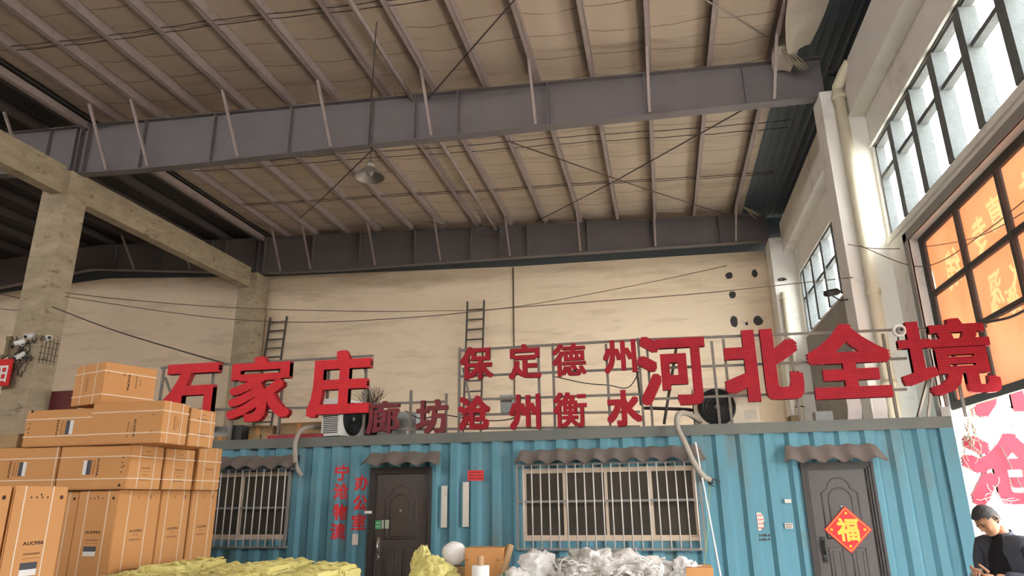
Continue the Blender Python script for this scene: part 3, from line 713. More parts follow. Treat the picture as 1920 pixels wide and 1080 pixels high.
def make_window(lab, o, gx0, gx1, gz0, gz1, nb, zmid, mulls):
    d = bpy.data.objects.new('barred_window', None); COL.objects.link(d); d.parent = box_c; d.location = Vector(((o[0] + o[1]) / 2, CY, o[2])) - box_c.location; d['label'] = lab
    a, b, c, e = o; s = .034
    fr = MB().box((a, CY + .03, c), (b, CY + .09, c + s)).box((a, CY + .03, e - s), (b, CY + .09, e)).box((a, CY + .03, c + s), (a + s, CY + .09, e - s)).box((b - s, CY + .03, c + s), (b, CY + .09, e - s))
    part('window_frame', fr, 'sash', d)
    sm = MB()
    cuts = [a + s] + mulls + [b - s]
    for p, q in zip(cuts[:-1], cuts[1:]):
        for lo, hi in (((p, c + s), (q, c + s + .035)), ((p, e - s - .028), (q, e - s)), ((p, c + s + .035), (p + .019, e - s - .028)), ((q - .019, c + s + .035), (q, e - s - .028))):
            sm.box((lo[0], CY + .045, lo[1]), (hi[0], CY + .08, hi[1]))
    part('sliding_sash', sm, 'sash', d)
    part('glass_pane', MB().box((a + s, CY + .062, c + s), (b - s, CY + .068, e - s)), 'window_dark', d)
    f = .03; yf = CY - .07
    gr = MB().box((gx0, yf - f / 2, gz0), (gx1, yf + f / 2, gz0 + f)).box((gx0, yf - f / 2, gz1 - f), (gx1, yf + f / 2, gz1)).box((gx0, yf - f / 2, gz0 + f), (gx0 + f, yf + f / 2, gz1 - f)).box((gx1 - f, yf - f / 2, gz0 + f), (gx1, yf + f / 2, gz1 - f))
    gr.box((gx0 + f, yf - .012, zmid - .014), (gx1 - f, yf + .012, zmid + .014))
    for x in (gx0, gx1 - f):
        for z in (gz0, gz1 - f): gr.box((x, yf + f / 2, z), (x + f, CY + .04, z + f))
    part('grille_frame', gr, 'bar_frame', d)
    for k in range(nb):
        x = gx0 + f + (gx1 - gx0 - 2 * f) * (k + .6) / nb
        part('grille_bar', MB().tube([(x, yf - .014, gz0 + f * .5), (x, yf - .014, gz1 - f * .5)], .0095, 7), 'bars', d)
    return d
make_window('small barred window', WIN_A, -7.05, aty(549, 900, CY).x, 1.01, 2.12, 14, 1.56, [aty(448, 950, CY).x])
gx0, gx1 = aty(968, 930, CY - .07).x, aty(1318, 940, CY - .07).x
make_window('wide barred window with four sliding panes', WIN_B, gx0, gx1, .99, 2.09, 20, 1.60, [aty(1058, 940, CY).x, aty(1137, 940, CY).x, aty(1222, 940, CY).x])
part('curtain', MB().grid(40, 2, lambda u, v: (WIN_B[0] + .05 + u * .95, CY + .16 + .02 * math.sin(u * 40), 1.15 + v * .85)), 'grey_plaster', box_c)

def awning(x0, x1, ztop, out, drop, pitch=.2):
    mb = MB(); n = int((x1 - x0) / pitch * 8)
    def fn(u, v):
        x = x0 + (x1 - x0) * u + (v - .5) * .06 * (1 if u > .5 else -1) * abs(2 * u - 1); w = math.sin(2 * math.pi * (x - x0) / pitch)
        return (x, CY - .005 - out * v, ztop - drop * v + .026 * w * (.4 + .6 * v) + .012 * noise.noise((x * 2, v, 5)) )
    mb.grid(n, 4, fn); vs = [v + Vector((0, .004, -.008)) for v in mb.v]; mb.add(vs, [tuple(reversed(f)) for f in mb.f], True)
    part('awning', mb, 'awning', box_c, label='corrugated dusty awning')
awning(aty(398, 860, CY - .2).x, aty(553, 866, CY - .2).x, 2.30, .24, .17, .27)
awning(aty(682, 858, CY - .2).x, aty(822, 858, CY - .2).x, 2.30, .26, .17, .30)
awning(aty(968, 850, CY - .2).x, aty(1318, 850, CY - .2).x, 2.28, .24, .17, .25)
awning(aty(1472, 840, CY - .2).x, aty(1657, 845, CY - .2).x, 2.24, .24, .19, .24)

def paint_char(ch, px, py, w, h, m='red_paint', bold=.02):
    """a character painted on the corrugated steel, following its folds"""
    c = aty(px, py, CY); g = glyph(ch, w, h, 0, bold)
    me = bpy.data.meshes.new('t'); me.from_pydata([(v.x + c.x - w / 2, v.y, v.z + c.z - h / 2) for v in g.v], [], g.f)
    bm = bmesh.new(); bm.from_mesh(me); bmesh.ops.remove_doubles(bm, verts=bm.verts, dist=1e-6)
    for x in XBREAK:
        if c.x - w < x < c.x + w: bmesh.ops.bisect_plane(bm, geom=bm.verts[:] + bm.edges[:] + bm.faces[:], plane_co=(x, 0, 0), plane_no=(1, 0, 0))
    bm.verts.index_update()
    for v in bm.verts: v.co.y += CY + .0015 + yc(v.co.x) - .001
    r = MB(); r.add([v.co.copy() for v in bm.verts], [tuple(v.index for v in f.verts) for f in bm.faces]); bm.free(); bpy.data.meshes.remove(me)
    return r
mb = MB()
for ch, px, py in (('宁', 640, 886), ('沧', 638, 921), ('物', 636, 960), ('流', 632, 996)):
    g = paint_char(ch, px, py, .205, .225, bold=.03); mb.add(g.v, g.f)
part('painted_lettering', mb, 'red_paint', box_c)
mb = MB()
for ch, px, py in (('办', 677, 905), ('公', 674, 943), ('室', 671, 979)):
    g = paint_char(ch, px, py, .195, .215, bold=.03); mb.add(g.v, g.f)
part('painted_lettering', mb, 'red_paint', box_c)

# notices and stickers on the container
def sticker(name, px0, py0, px1, py1, m, label, cat='notice', y=CY - .002, extra=None, poly=None, lines=0):
    a, b = aty(px0, py0, y), aty(px1, py1, y)
    x0, x1, z1, z0 = a.x, b.x, a.z, b.z
    t = thing(name, label, cat, ((x0 + x1) / 2, y, z0))
    if poly: part('sheet', MB().prism([(x0 + p * (x1 - x0), z0 + q * (z1 - z0)) for p, q in poly], y - .003, y, 'y'), m, t)
    else: part('sheet', MB().box((x0, y - .003, z0), (x1, y, z1)), m, t)
    if lines:
        mb = MB(); n = lines
        for k in range(n):
            zz = z0 + (z1 - z0) * (k + .7) / (n + .4); xa = x0 + (x1 - x0) * .12
            while xa < x1 - (x1 - x0) * .18:
                wd = (x1 - x0) * random.uniform(.08, .2); mb.box((xa, y - .0045, zz - .006), (min(xa + wd, x1 - .008), y - .003, zz + .006)); xa += wd + (x1 - x0) * .05
        part('print_lines', mb, extra or 'ink', t)
    return t
sticker('paper_notice', 877, 882, 907, 901, 'paper_red', 'small red notice stuck on the container above a paper strip', extra='ink', lines=3)
sticker('paper_strip', 868, 904, 879, 988, 'paper', 'peeling pale paper strip under the small red notice', 'strip')
sticker('paper_strip', 828, 911, 838, 989, 'paper', 'faded paper strip beside the brown door, left of the other strip', 'strip')
sticker('paper_strip', 661, 1001, 671, 1022, 'paper', 'short torn paper strip under the painted red characters', 'strip')
sticker('paper_notice', 1418, 961, 1435, 995, 'paper', 'torn white notice on the corrugated steel between the window and the grey door', extra='red_paint', lines=4, poly=[(0, 0), (.45, .02), (.5, .12), (.85, .2), (.8, .45), (1, .5), (.95, .8), (.6, 1), (0, 1)])
sticker('paper_notice', 1471, 981, 1487, 991, 'paper', 'small white label left of the grey door, the lower one', extra='ink', lines=2)
sticker('paper_notice', 1471, 936, 1484, 943, 'paper', 'tiny worn label left of the grey door, the upper one')
mb = MB()
for k in range(5):      # worn, unreadable stencil marks
    for r_, py in enumerate((1004, 1012)):
        q = aty(1424 + 4.5 * k, py, CY); w_ = .012 + .008 * ((k * 7 + r_ * 3) % 3) / 2; mb.box((q.x, CY + yc(q.x) - .001, q.z - .014), (q.x + w_, CY + yc(q.x) + .003, q.z + .016 - .006 * (k % 2)))
part('stencilled_note', mb, 'ink', box_c, label='small dark stencilled marks')
la = CY + .028
sticker('door_sticker', 704, 976, 714, 992, 'green_note', 'green and white sticker on the brown door, the left one', 'sticker', la, 'paper', lines=2)
sticker('door_sticker', 716, 975, 729, 991, 'paper', 'white sticker with a green heading on the brown door, the right one', 'sticker', la, 'green_note', lines=3)
sticker('door_tag', 684, 958, 697, 963, 'white_plastic', 'white tag at the left edge of the brown door', 'tag', CY - .037)
# fortune diamond on the grey door
c = aty(1590, 993, CY + .016); rr = .272
fu = thing('fortune_poster', 'red diamond poster with a golden good-fortune character on the grey door', 'poster', (c.x, c.y, c.z - rr))
dia = lambda q: [(c.x, c.z - q), (c.x + q, c.z), (c.x, c.z + q), (c.x - q, c.z)]
part('sheet', MB().prism(dia(rr), c.y - .004, c.y - .001, 'y'), 'fu_red', fu)
mb = MB(); q0, q1 = dia(rr - .02), dia(rr - .028)
for i in range(4):
    j = (i + 1) % 4; mb.add([(q0[i][0], c.y - .005, q0[i][1]), (q0[j][0], c.y - .005, q0[j][1]), (q1[j][0], c.y - .005, q1[j][1]), (q1[i][0], c.y - .005, q1[i][1])], [(0, 1, 2, 3)])
part('border_line', mb, 'gold', fu)
g = glyph('福', .25, .27, .001, .03); g.xform(Matrix.Translation((c.x - .125, c.y - .0065, c.z - .135))); part('golden_character', g, 'gold', fu)
mb = MB()
for dx, dz in ((0, .19), (0, -.19), (.19, 0), (-.19, 0)): mb.lathe((c.x + dx, c.y - .006, c.z + dz), [(0, 0), (.018, 0), (.018, .002), (0, .002)], 6, 'y')
part('corner_motif', mb, 'gold', fu)

# hoses and a leaning pole on the front
def hose(pxs, Y, r, label, m='hose', name='insulated_pipe', cat='pipe'):
    pts = [aty(x, y, Y + (q[0] if q else 0)) for x, y, *q in pxs]
    out = []
    for i in range(len(pts) - 1):
        p0, p1, p2, p3 = pts[max(i - 1, 0)], pts[i], pts[i + 1], pts[min(i + 2, len(pts) - 1)]
        for k in range(6):
            t = k / 6; out.append(.5 * ((2 * p1) + (p2 - p0) * t + (2 * p0 - 5 * p1 + 4 * p2 - p3) * t * t + (3 * p1 - p0 - 3 * p2 + p3) * t ** 3))
    out.append(pts[-1])
    return solo(name, MB().tube(out, r, 10), m, label, cat)
hose([(640, 806, .75), (600, 800, .45), (570, 804, .1), (556, 822, -.05), (553, 850, -.08), (556, 875, -.09), (565, 892, -.02)], CY - .06, .034, 'taped grey pipe bending over the container edge beside the small window')
hose([(1312, 790, .5), (1290, 776, .2), (1272, 777, 0), (1270, 800, -.06), (1284, 830, -.14), (1300, 866, -.16), (1318, 892, -.12), (1331, 899, 0)], CY - .12, .036, 'taped grey pipe running down from the right air conditioner past the wide window')
mb = MB()
for k in range(7):
    a = aty(1331, 897, CY - .1); pts = [a]
    for j in range(4): a = a + Vector((random.uniform(-.04, .05), random.uniform(-.03, .03), random.uniform(-.05, .03))); pts.append(a.copy())
    mb.tube(pts, .008, 5)
solo('cable_tangle', mb, 'wire', 'small dark tangle of cable ends at the pipe foot right of the wide window', 'cable')
a, b = aty(1304, 829, CY - .22), aty(1352, 1085, CY - .35)
solo('leaning_pole', MB().tube([b + (b - a) * (b.z / (a.z - b.z)), b, a], .011, 8), 'pole_white', 'thin white pole leaning against the container right of the wide window', 'pole')
a, b = aty(1331, 905, CY - .1), aty(1318, 1075, CY - .2)
solo('twine', MB().tube([a, a.lerp(b, .5) + Vector((.02, 0, 0)), b, (b.x, b.y, .4)], .006, 5), 'green_cord', 'thin green twine hanging beside the leaning white pole', 'cord')

# ------------------------------------------------------------------ air conditioners on the roof
def ac_unit(name, label, loc, rz, m, w=.86, d=.32, h=.56, fanx=-.13, r=.23):
    t = thing(name, label, 'air conditioner', loc, rz, None)
    P = lambda n, mb, mm: part(n, mb, mm, t, local=True)
    P('casing', MB().box((-w / 2, -d / 2, .05), (w / 2, d / 2, h)).box((-w / 2 - .006, -d / 2 - .006, h - .03), (w / 2 + .006, d / 2 + .006, h + .01)), m)
    P('fan_opening', MB().lathe((fanx, -d / 2 - .012, h / 2 + .02), [(r + .015, .012), (r + .015, 0), (r - .005, 0), (r - .01, .008), (0, .008)], 40, 'y'), 'black_plastic')
    gr = MB()
    for q in (.25, .45, .65, .85, 1.0): gr.lathe((fanx, -d / 2 - .018, h / 2 + .02), [(r * q - .004, 0), (r * q + .004, 0), (r * q + .004, .005), (r * q - .004, .005), (r * q - .004, 0)], 36, 'y')
    for k in range(12): a = math.pi * k / 6; gr.bar((fanx + .03 * math.cos(a), -d / 2 - .016, h / 2 + .02 + .03 * math.sin(a)), (fanx + r * math.cos(a), -d / 2 - .016, h / 2 + .02 + r * math.sin(a)), .005, .005)
    P('fan_guard', gr, 'black_plastic'); P('hub', MB().lathe((fanx, -d / 2 - .026, h / 2 + .02), [(0, 0), (.03, 0), (.036, .01), (0, .012)], 16, 'y'), 'grey_plastic')
    fin = MB()
    for k in range(16): z = .09 + k * (h - .16) / 16; fin.box((-w / 2 - .006, -d / 2 + .03, z), (-w / 2, d / 2 - .03, z + .014))
    P('fin_grille', fin, 'black_plastic')
    for k in range(7): fin = None
    ln = MB()
    for k in range(6): ln.box((w / 2 - .2, -d / 2 - .004, .12 + k * .02), (w / 2 - .04, -d / 2, .126 + k * .02))
    P('louvre', ln, 'grey_plastic')
    for x in (-w / 2 + .12, w / 2 - .16): P('foot', MB().box((x, -d / 2 - .03, 0), (x + .05, d / 2 + .03, .05)), 'dark_frame')
    return t
cR = aty(1364, 792, 9.95)
ac_unit('air_conditioner', 'cream air conditioner outdoor unit under the big letters on the right', (cR.x, 9.95 + .16, 2.53), 0, 'ac_cream', w=.86, h=.55, fanx=-.12, r=.24)
cL = aty(645, 812, 10.0)
ac_unit('air_conditioner', 'white air conditioner outdoor unit turned sideways under the left letters', (cL.x, 10.05, 2.53), R(81), 'ac_white', w=.80, h=.60, fanx=-.06, r=.24)

# ------------------------------------------------------------------ red roof lettering
LY0 = 9.58
def letter(ch, x0, y0, x1, y1, label, grp, bold=.035, boldz=None, face='letter_dotted', side='letter_side', Y=LY0, depth=.08):
    """one channel letter; box given by its outline corners in the sign's plane"""
    ctr = aty((x0 + x1) / 2, (y0 + y1) / 2, Y); l = aty(x0, (y0 + y1) / 2, Y); r_ = aty(x1, (y0 + y1) / 2, Y)
    tp = aty((x0 + x1) / 2, y0, Y); bt = aty((x0 + x1) / 2, y1, Y); w, h = r_.x - l.x, tp.z - bt.z
    t = thing('sign_letter', label, 'letter', (ctr.x - w / 2, Y, bt.z), 0, grp)
    part('return', glyph(ch, w, h, depth, bold, boldz), side, t, local=True)
    f = glyph(ch, w, h, 0, bold * .93, None if boldz is None else boldz * .93); f.xform(Matrix.Translation((0, -.004, 0)))
    part('face', f, face, t, local=True)
    return t
GA, GB, GC = 'large red letters on the left frame', 'small red letters in two rows', 'large red letters on the right frame'
letter('石', 304, 682, 404, 796, 'glossy red character 石, first of the three large ones at left', GA, .04, face='letter_red', side='letter_side', depth=.1)
letter('家', 428, 668, 545, 790, 'glossy red character 家, in the middle of the three large ones at left', GA, .035, .022, face='letter_red', depth=.1)
letter('庄', 577, 657, 693, 781, 'glossy red character 庄, third of the large ones at left, over an air conditioner', GA, .04, face='letter_red', depth=.1)
letter('保', 862, 650, 923, 711, 'small dotted red character 保, first in the upper row', GB, .032, .026, depth=.05)
letter('定', 953, 645, 1014, 710, 'small dotted red character 定, second in the upper row', GB, .032, .026, depth=.05)
letter('德', 1035, 644, 1098, 705, 'small dotted red character 德, third in the upper row', GB, .026, .018, depth=.05)
letter('州', 1130, 637, 1193, 699, 'small dotted red character 州, last in the upper row', GB, .03, depth=.05)
letter('廊', 687, 752, 748, 813, 'weathered maroon character 廊, first in the lower row', GB, .026, .02, 'letter_maroon', 'letter_maroon_side', depth=.05)
letter('坊', 779, 749, 839, 813, 'weathered maroon character 坊, second in the lower row', GB, .032, .028, 'letter_maroon', 'letter_maroon_side', depth=.05)
letter('沧', 858, 742, 918, 806, 'small dotted red character 沧, third in the lower row', GB, .036, depth=.05)
letter('州', 954, 739, 1013, 805, 'small dotted red character 州, fourth in the lower row', GB, .03, depth=.05)
letter('衡', 1037, 735, 1100, 801, 'small dotted red character 衡, fifth in the lower row', GB, .024, .018, depth=.05)
letter('水', 1137, 731, 1203, 799, 'small dotted red character 水, last in the lower row', GB, .04, depth=.05)
letter('河', 1195, 628, 1325, 760, 'large dotted red character 河, first of the four at right', GC, .03)
letter('北', 1355, 617, 1503, 752, 'large dotted red character 北, over the cream air conditioner', GC, .045)
letter('全', 1512, 606, 1671, 747, 'large dotted red character 全, third of the four at right', GC, .042)
letter('境', 1684, 597, 1866, 741, 'large dotted red character 境, over the right end of the container', GC, .03, .022)

# steel frames that carry the letters
def sign_frame(label, rails, posts, struts=(), Y=LY0 + .118, r=.016, zbase=2.55):
    p0 = aty(*rails[0][:2], Y); t = thing('sign_support', label, 'frame', (p0.x, Y, zbase), 0, 'letter frames')
    for x0, y0, x1, y1 in rails: part('rail', MB().bar(aty(x0, y0, Y), aty(x1, y1, Y), .032, .032), 'frame_steel', t)
    for x, yt in posts:
        a = aty(x, yt, Y); part('post', MB().bar((a.x, Y, zbase), a, .034, .034, (0, 1, 0)), 'frame_steel', t)
    for x0, y0, dy0, x1, y1, dy1 in struts: part('strut', MB().bar(aty(x0, y0, Y + dy0), aty(x1, y1, Y + dy1), .03, .03), 'frame_steel', t)
    return t
sign_frame('steel rails and posts behind the large letters at left', [(302, 690, 700, 667), (302, 770, 690, 762)], [(308, 690), (402, 690), (446, 684), (533, 684), (618, 678), (688, 672)], [(310, 708, 0, 330, 765, .0), (684, 690, 0, 700, 790, .5)])
sign_frame('steel grid carrying the two rows of small letters', [(861, 657, 1200, 637), (861, 706, 1200, 691), (861, 750, 1200, 739), (861, 778, 1200, 772), (700, 757, 838, 753), (690, 806, 1200, 800)], [(862, 652), (1009, 647), (1036, 644), (1196, 634), (771, 732), (837, 738), (1136, 645)], [(868, 690, 0, 882, 752, 0), (1188, 640, 0, 1202, 760, .3)], Y=LY0 + .072)
sign_frame('steel rails and posts behind the large letters at right', [(1205, 637, 1850, 612), (1240, 690, 1700, 672), (1225, 748, 1700, 730)], [(1212, 637), (1334, 640), (1356, 636), (1480, 634), (1655, 626), (1748, 622), (1778, 622)], [(1745, 690, 0, 1720, 786, .45), (1748, 705, 0, 1740, 786, .6), (1270, 640, 0, 1245, 795, .5)])

# ------------------------------------------------------------------ things lying on the container roof
def slab(name, label, cat, x0, x1, y0, y1, z0, z1, m, rz=0, grp=None):
    mb = MB().box((x0, y0, z0), (x1, y1, z1)); c = Vector(((x0 + x1) / 2, (y0 + y1) / 2, 0))
    if rz: mb.xform(Matrix.Translation(c) @ Matrix.Rotation(rz, 4, 'Z') @ Matrix.Translation(-c))
    return solo(name, mb, m, label, cat, grp)
def old_carton(label, x0, x1, z0, z1, y=9.95, d=.5):
    t = thing('old_carton', label, 'box', ((x0 + x1) / 2, y + d / 2, z0), 0, 'old cartons on the container roof')
    part('carton_body', MB().box((x0, y, z0), (x1, y + d, z1)), 'carton_old', t)
    part('tape', MB().box(((x0 + x1) / 2 - .03, y - .002, z0), ((x0 + x1) / 2 + .03, y + d, z1 + .002)), 'carton', t)
for i, (p0, p1, zz0, zz1, lab) in enumerate(((404, 428, 2.53, 2.66, 'old flat carton on the container roof, leftmost of the row'), (430, 452, 2.53, 2.66, 'old flat carton on the container roof below the character 家, left one'), (454, 490, 2.53, 2.66, 'old flat carton on the container roof below the character 家, middle one'), (492, 520, 2.53, 2.66, 'old flat carton on the container roof below the character 家, right one'), (458, 512, 2.66, 2.80, 'old carton lying on top of the flat ones below 家'), (520, 603, 2.66, 2.83, 'long old carton lying left of the white air conditioner'))):
    a, b = aty(p0, 795, 9.95), aty(p1, 795, 9.95); old_carton(lab, a.x, b.x, zz0, zz1)
a, b = aty(522, 800, 9.95), aty(602, 800, 9.95); slab('old_plank', 'weathered board lying under the long old carton', 'board', a.x, b.x, 9.95, 10.5, 2.53, 2.66, 'wood_old')
a, b = aty(505, 808, 9.66), aty(606, 806, 9.66); slab('red_sheet', 'red painted sheet lying flat at the container edge', 'sheet', a.x, b.x, 9.62, 9.9, 2.55, 2.615, 'red_sheet')
a, b = aty(432, 790, 9.75), aty(456, 790, 9.75); slab('black_case', 'small black case beside the character 家', 'case', a.x, b.x, 9.74, 9.92, 2.53, 2.80, 'black_plastic')
a, b = aty(405, 780, 10.0), aty(430, 780, 10.0); slab('metal_sheet', 'pale grey panel standing on the leftmost flat carton', 'panel', a.x, b.x, 10.0, 10.08, 2.66, 2.82, 'steel_box')
t = thing('steel_cabinet', 'grey steel cabinet behind the maroon characters', 'cabinet', (aty(742, 790, 10.3).x, 10.3, 2.53))
a, b = aty(708, 790, 10.2), aty(780, 790, 10.2)
part('cabinet_body', MB().box((a.x, 10.2, 2.53), (b.x, 10.6, 2.93)).prism([(a.x, 2.93), (b.x, 2.93), (b.x, 2.95), (a.x, 3.0)], 10.2, 10.6), 'steel_box', t)
part('cabinet_door', MB().box((a.x + .04, 10.19, 2.57), ((a.x + b.x) / 2, 10.2, 2.9)), 'steel_box', t); part('notice', MB().box((b.x - .15, 10.195, 2.62), (b.x - .09, 10.2, 2.72)), 'white_plastic', t)
a, b = aty(940, 746, 9.8), aty(962, 774, 9.8)
t = thing('junction_box', 'grey junction box fixed to the small letter frame', 'box', ((a.x + b.x) / 2, 9.8, b.z))
part('box_body', MB().box((a.x, 9.735, b.z), (b.x, 9.87, a.z)), 'steel_box', t); part('box_lid', MB().box((a.x - .01, 9.728, a.z), (b.x + .01, 9.875, a.z + .03)), 'steel_box', t)
# dry plant on the left unit
mb = MB(); base = aty(697, 760, 10.35)
for k in range(60):
    a = Vector((base.x + random.uniform(-.04, .04), base.y + random.uniform(-.04, .04), 3.05)); pts = [a]; d = Vector((random.uniform(-.5, .5), random.uniform(-.3, .3), random.uniform(.3, 1))).normalized()
    for j in range(4): a = a + d * .08 + Vector((random.uniform(-.03, .03), random.uniform(-.03, .03), random.uniform(-.02, .03))); pts.append(a.copy())
    mb.tube(pts, [.007, .006, .005, .004, .002], 4, False)
pl = thing('dry_plant', 'dry twiggy plant in a dark pot behind the character 庄', 'plant', (base.x, base.y, 2.53)); part('twigs', mb, 'wire_brown', pl)
part('pot', MB().lathe((base.x, base.y, 2.53), [(0, 0), (.11, 0), (.14, .5), (.15, .54), (.12, .54), (.11, .5), (0, .5)], 20), 'black_plastic', pl)
# pale bent boards standing behind the right letters
for px, lab in ((1597, 'pale curved board standing on the roof below 全, left one'), (1645, 'pale curved board standing on the roof below 全, right one')):
    a = aty(px, 770, 10.3); mb = MB()
    mb.grid(4, 10, lambda u, v: (a.x + (u - .5) * .18 + .05 * math.sin(v * 2.5), 10.3 + .06 * v * v, 2.53 + .5 * v)); mb.add([v + Vector((0, .01, 0)) for v in mb.v], [tuple(reversed(f)) for f in mb.f], True)
    solo('curved_board', mb, 'white_plastic', lab, 'board')
a = aty(1520, 735, 10.1); slab('tin_box', 'small grey tin box at the foot of the right letters', 'box', a.x, a.x + .22, 10.0, 10.2, 2.53, 2.72, 'steel_box')
for px0, px1, lab, m in ((1480, 1500, 'rusty pipe offcut stack beside the cream air conditioner', 'wood_old'),):
    a, b = aty(px0, 780, 10.1), aty(px1, 780, 10.1); slab('scrap_block', lab, 'scrap', a.x, b.x, 10.0, 10.3, 2.53, 2.68, m)
t = thing('grey_socket_box', 'small grey box at the right end of the container roof', 'box', (aty(1772, 775, 9.7).x, 9.7, 2.55))
a, b = aty(1762, 770, 9.65), aty(1783, 784, 9.65); part('box_body', MB().box((a.x, 9.62, 2.55), (b.x, 9.75, 2.68)), 'grey_plastic', t)

# ladders against the back wall
def ladder(label, xl, xr, ztop, zr0, step, lean=.0):
    t = thing('ladder', label, 'ladder', ((xl + xr) / 2, YB - .9, 0))
    yz = lambda z: YB - .16 - (ztop - z) * .10
    for x in (xl, xr): part('side_rail', MB().bar((x, yz(0), 0), (x, yz(ztop), ztop), .05, .07), 'ladder_steel', t)
    z = zr0
    while z > .3: part('rung', MB().bar((xl, yz(z), z), (xr, yz(z), z), .05, .05), 'ladder_steel', t); z -= step
a = aty(876, 565, YB - .2); b = aty(907, 563, YB - .2)
ladder('dark steel ladder on the back wall behind the small letters, the taller-looking one', a.x, b.x, a.z, a.z - .32, .36)
a = aty(506, 595, YB - .2); b = aty(537, 593, YB - .2)
ladder('dark steel ladder on the back wall beside the far concrete column', a.x, b.x, a.z, a.z - .2, .335)

# ------------------------------------------------------------------ appliance cartons stacked at left
def loop_slabs(mb, axis, pos, d, w=.0115, e=.003):
    """a strap band right round a box of size d centred on the origin in x,y and standing on z=0"""
    hx, hy, hz = d[0] / 2, d[1] / 2, d[2]; a, b = pos - w / 2, pos + w / 2
    if axis == 'x':
        mb.box((a, -hy - e, 0), (b, -hy, hz)).box((a, hy, 0), (b, hy + e, hz)).box((a, -hy - e, hz), (b, hy + e, hz + e))
    elif axis == 'y':
        mb.box((-hx - e, a, 0), (-hx, b, hz)).box((hx, a, 0), (hx + e, b, hz)).box((-hx - e, a, hz), (hx + e, b, hz + e))
    else:
        mb.box((-hx - e, -hy - e, a), (hx + e, -hy, b)).box((-hx - e, hy, a), (hx + e, hy + e, b)).box((hx, -hy, a), (hx + e, hy, b)).box((-hx - e, -hy, a), (-hx, hy, b))
_WORD = {}
def word_mesh(size):
    """the maker's word in wide heavy capitals, centred, in the XZ plane"""
    if size in _WORD: return _WORD[size]
    mb = MB(); x = 0
    for ch, wd in (('A', 1.05), ('U', .95), ('C', .95), ('M', 1.2), ('A', 1.05)):
        g = glyph(ch, wd * size, size * .8, 0, .035, .03); g.xform(Matrix.Translation((x, 0, 0))); mb.add(g.v, g.f); x += wd * size * 1.08
    mb.xform(Matrix.Translation((-x / 2, 0, -size * .4))); _WORD[size] = mb
    return mb
def print_on(parent, d, face, upos, vpos, rot, kind):
    """printed marks on a carton face; face 'f' = -Y side, 'r' = +X side; upos, vpos metres from the face's middle"""
    loc = MB()
    if kind == 'logo': w = word_mesh(.034); loc.add(w.v, w.f); m = 'ink'; nm = 'printed_logo'
    elif kind == 'lines':
        m = 'ink_soft'; nm = 'printed_lines'
        for z, n in ((.012, 9),):
            for k in range(n): loc.box((-.075 + k * .15 / n, 0, z - .007), (-.075 + (k + .75) * .15 / n, .001, z + .007))
        loc.box((-.08, 0, -.022), (.08, .001, -.018))
    elif kind == 'small':
        m = 'ink_soft'; nm = 'printed_lines'
        for k in range(6): loc.box((-.085 + k * .028, 0, -.008), (-.065 + k * .028, .001, .008))
        loc.box((-.04, 0, .045), (.04, .001, .052))
    elif kind == 'marks':
        m = 'ink'; nm = 'handling_marks'
        for k in range(4): loc.box((-.10 + k * .05, 0, -.007), (-.088 + k * .05, .001, .008))
        loc.box((-.012, 0, .012), (.0, .001, .03)); loc.lathe((.19, 0, 0), [(0, 0), (.016, 0), (.016, .001), (0, .001)], 14, 'y')
    elif kind == 'icon':
        m = 'ink_soft'; nm = 'handling_marks'
        loc.box((.14, 0, -.02), (.175, .001, -.014)).box((.14, 0, .014), (.175, .001, .02)).box((.14, 0, -.02), (.146, .001, .02)).box((.169, 0, -.02), (.175, .001, .02)).box((.152, 0, -.008), (.163, .001, .008)).box((-.03, 0, -.015), (-.02, .001, .018))
    elif kind == 'foot':
        m = 'ink_soft'; nm = 'printed_lines'
        for z, n in ((.0, 9), (-.028, 7)):
            for k in range(n): loc.box((-.15 + k * .03, 0, z - .006), (-.127 + k * .03, .001, z + .006))
    elif kind == 'sticker':
        for lo, hi, m, nm in (((-.075, 0, 0), (.075, .002, .05), 'sticker_dark', 'energy_label'), ((-.075, 0, -.045), (.075, .002, 0), 'sticker_white', 'energy_label')):
            q = MB().box(lo, hi)
            if m == 'sticker_dark':
                pass
            _place(q, d, face, upos, vpos, rot); part(nm, q, m, parent, local=True, label='dark upper half of the label' if m == 'sticker_dark' else 'white lower half of the label')
        return
    _place(loc, d, face, upos, vpos, rot); part(nm, loc, m, parent, local=True)
def _place(mb, d, face, u, v, rot):
    M = Matrix.Rotation(-rot, 4, 'Y')
    T = Matrix.Translation((u, -.0025, v))
    if face == 'f': W = Matrix.Translation((0, -d[1] / 2, d[2] / 2))
    else: W = Matrix.Translation((d[0] / 2, 0, d[2] / 2)) @ Matrix.Rotation(R(90), 4, 'Z')
    mb.xform(W @ T @ M)
def carton(label, lo, hi, straps=(), prints=(), rz=0, m='carton', grp='appliance cartons stacked at left'):
    d = [hi[i] - lo[i] for i in range(3)]; c = ((lo[0] + hi[0]) / 2, (lo[1] + hi[1]) / 2, lo[2])
    t = thing('carton', label, 'box', c, rz, grp); b = .008
    hx, hy, hz = d[0] / 2, d[1] / 2, d[2]
    body = MB().box((-hx, -hy, 0), (hx, hy, hz))
    me = body.data('carton_body', m); bm = bmesh.new(); bm.from_mesh(me); bmesh.ops.bevel(bm, geom=bm.edges[:], offset=b, segments=2, affect='EDGES'); bm.to_mesh(me); bm.free()
    o = bpy.data.objects.new('carton_body', me); COL.objects.link(o); o.parent = t
    part('flap_seam', MB().box((-hx * .98, -.004, hz), (hx * .98, .004, hz + .0015)) if not rz else MB().box((-.004, -hy, hz), (.004, hy, hz + .0015)), 'ink_soft', t, local=True)
    for ax, pos in straps:
        s = MB(); loop_slabs(s, ax, pos, d); part('strap', s, 'strap', t, local=True)
    for pr in prints: print_on(t, d, *pr)
    return t
H9 = .885
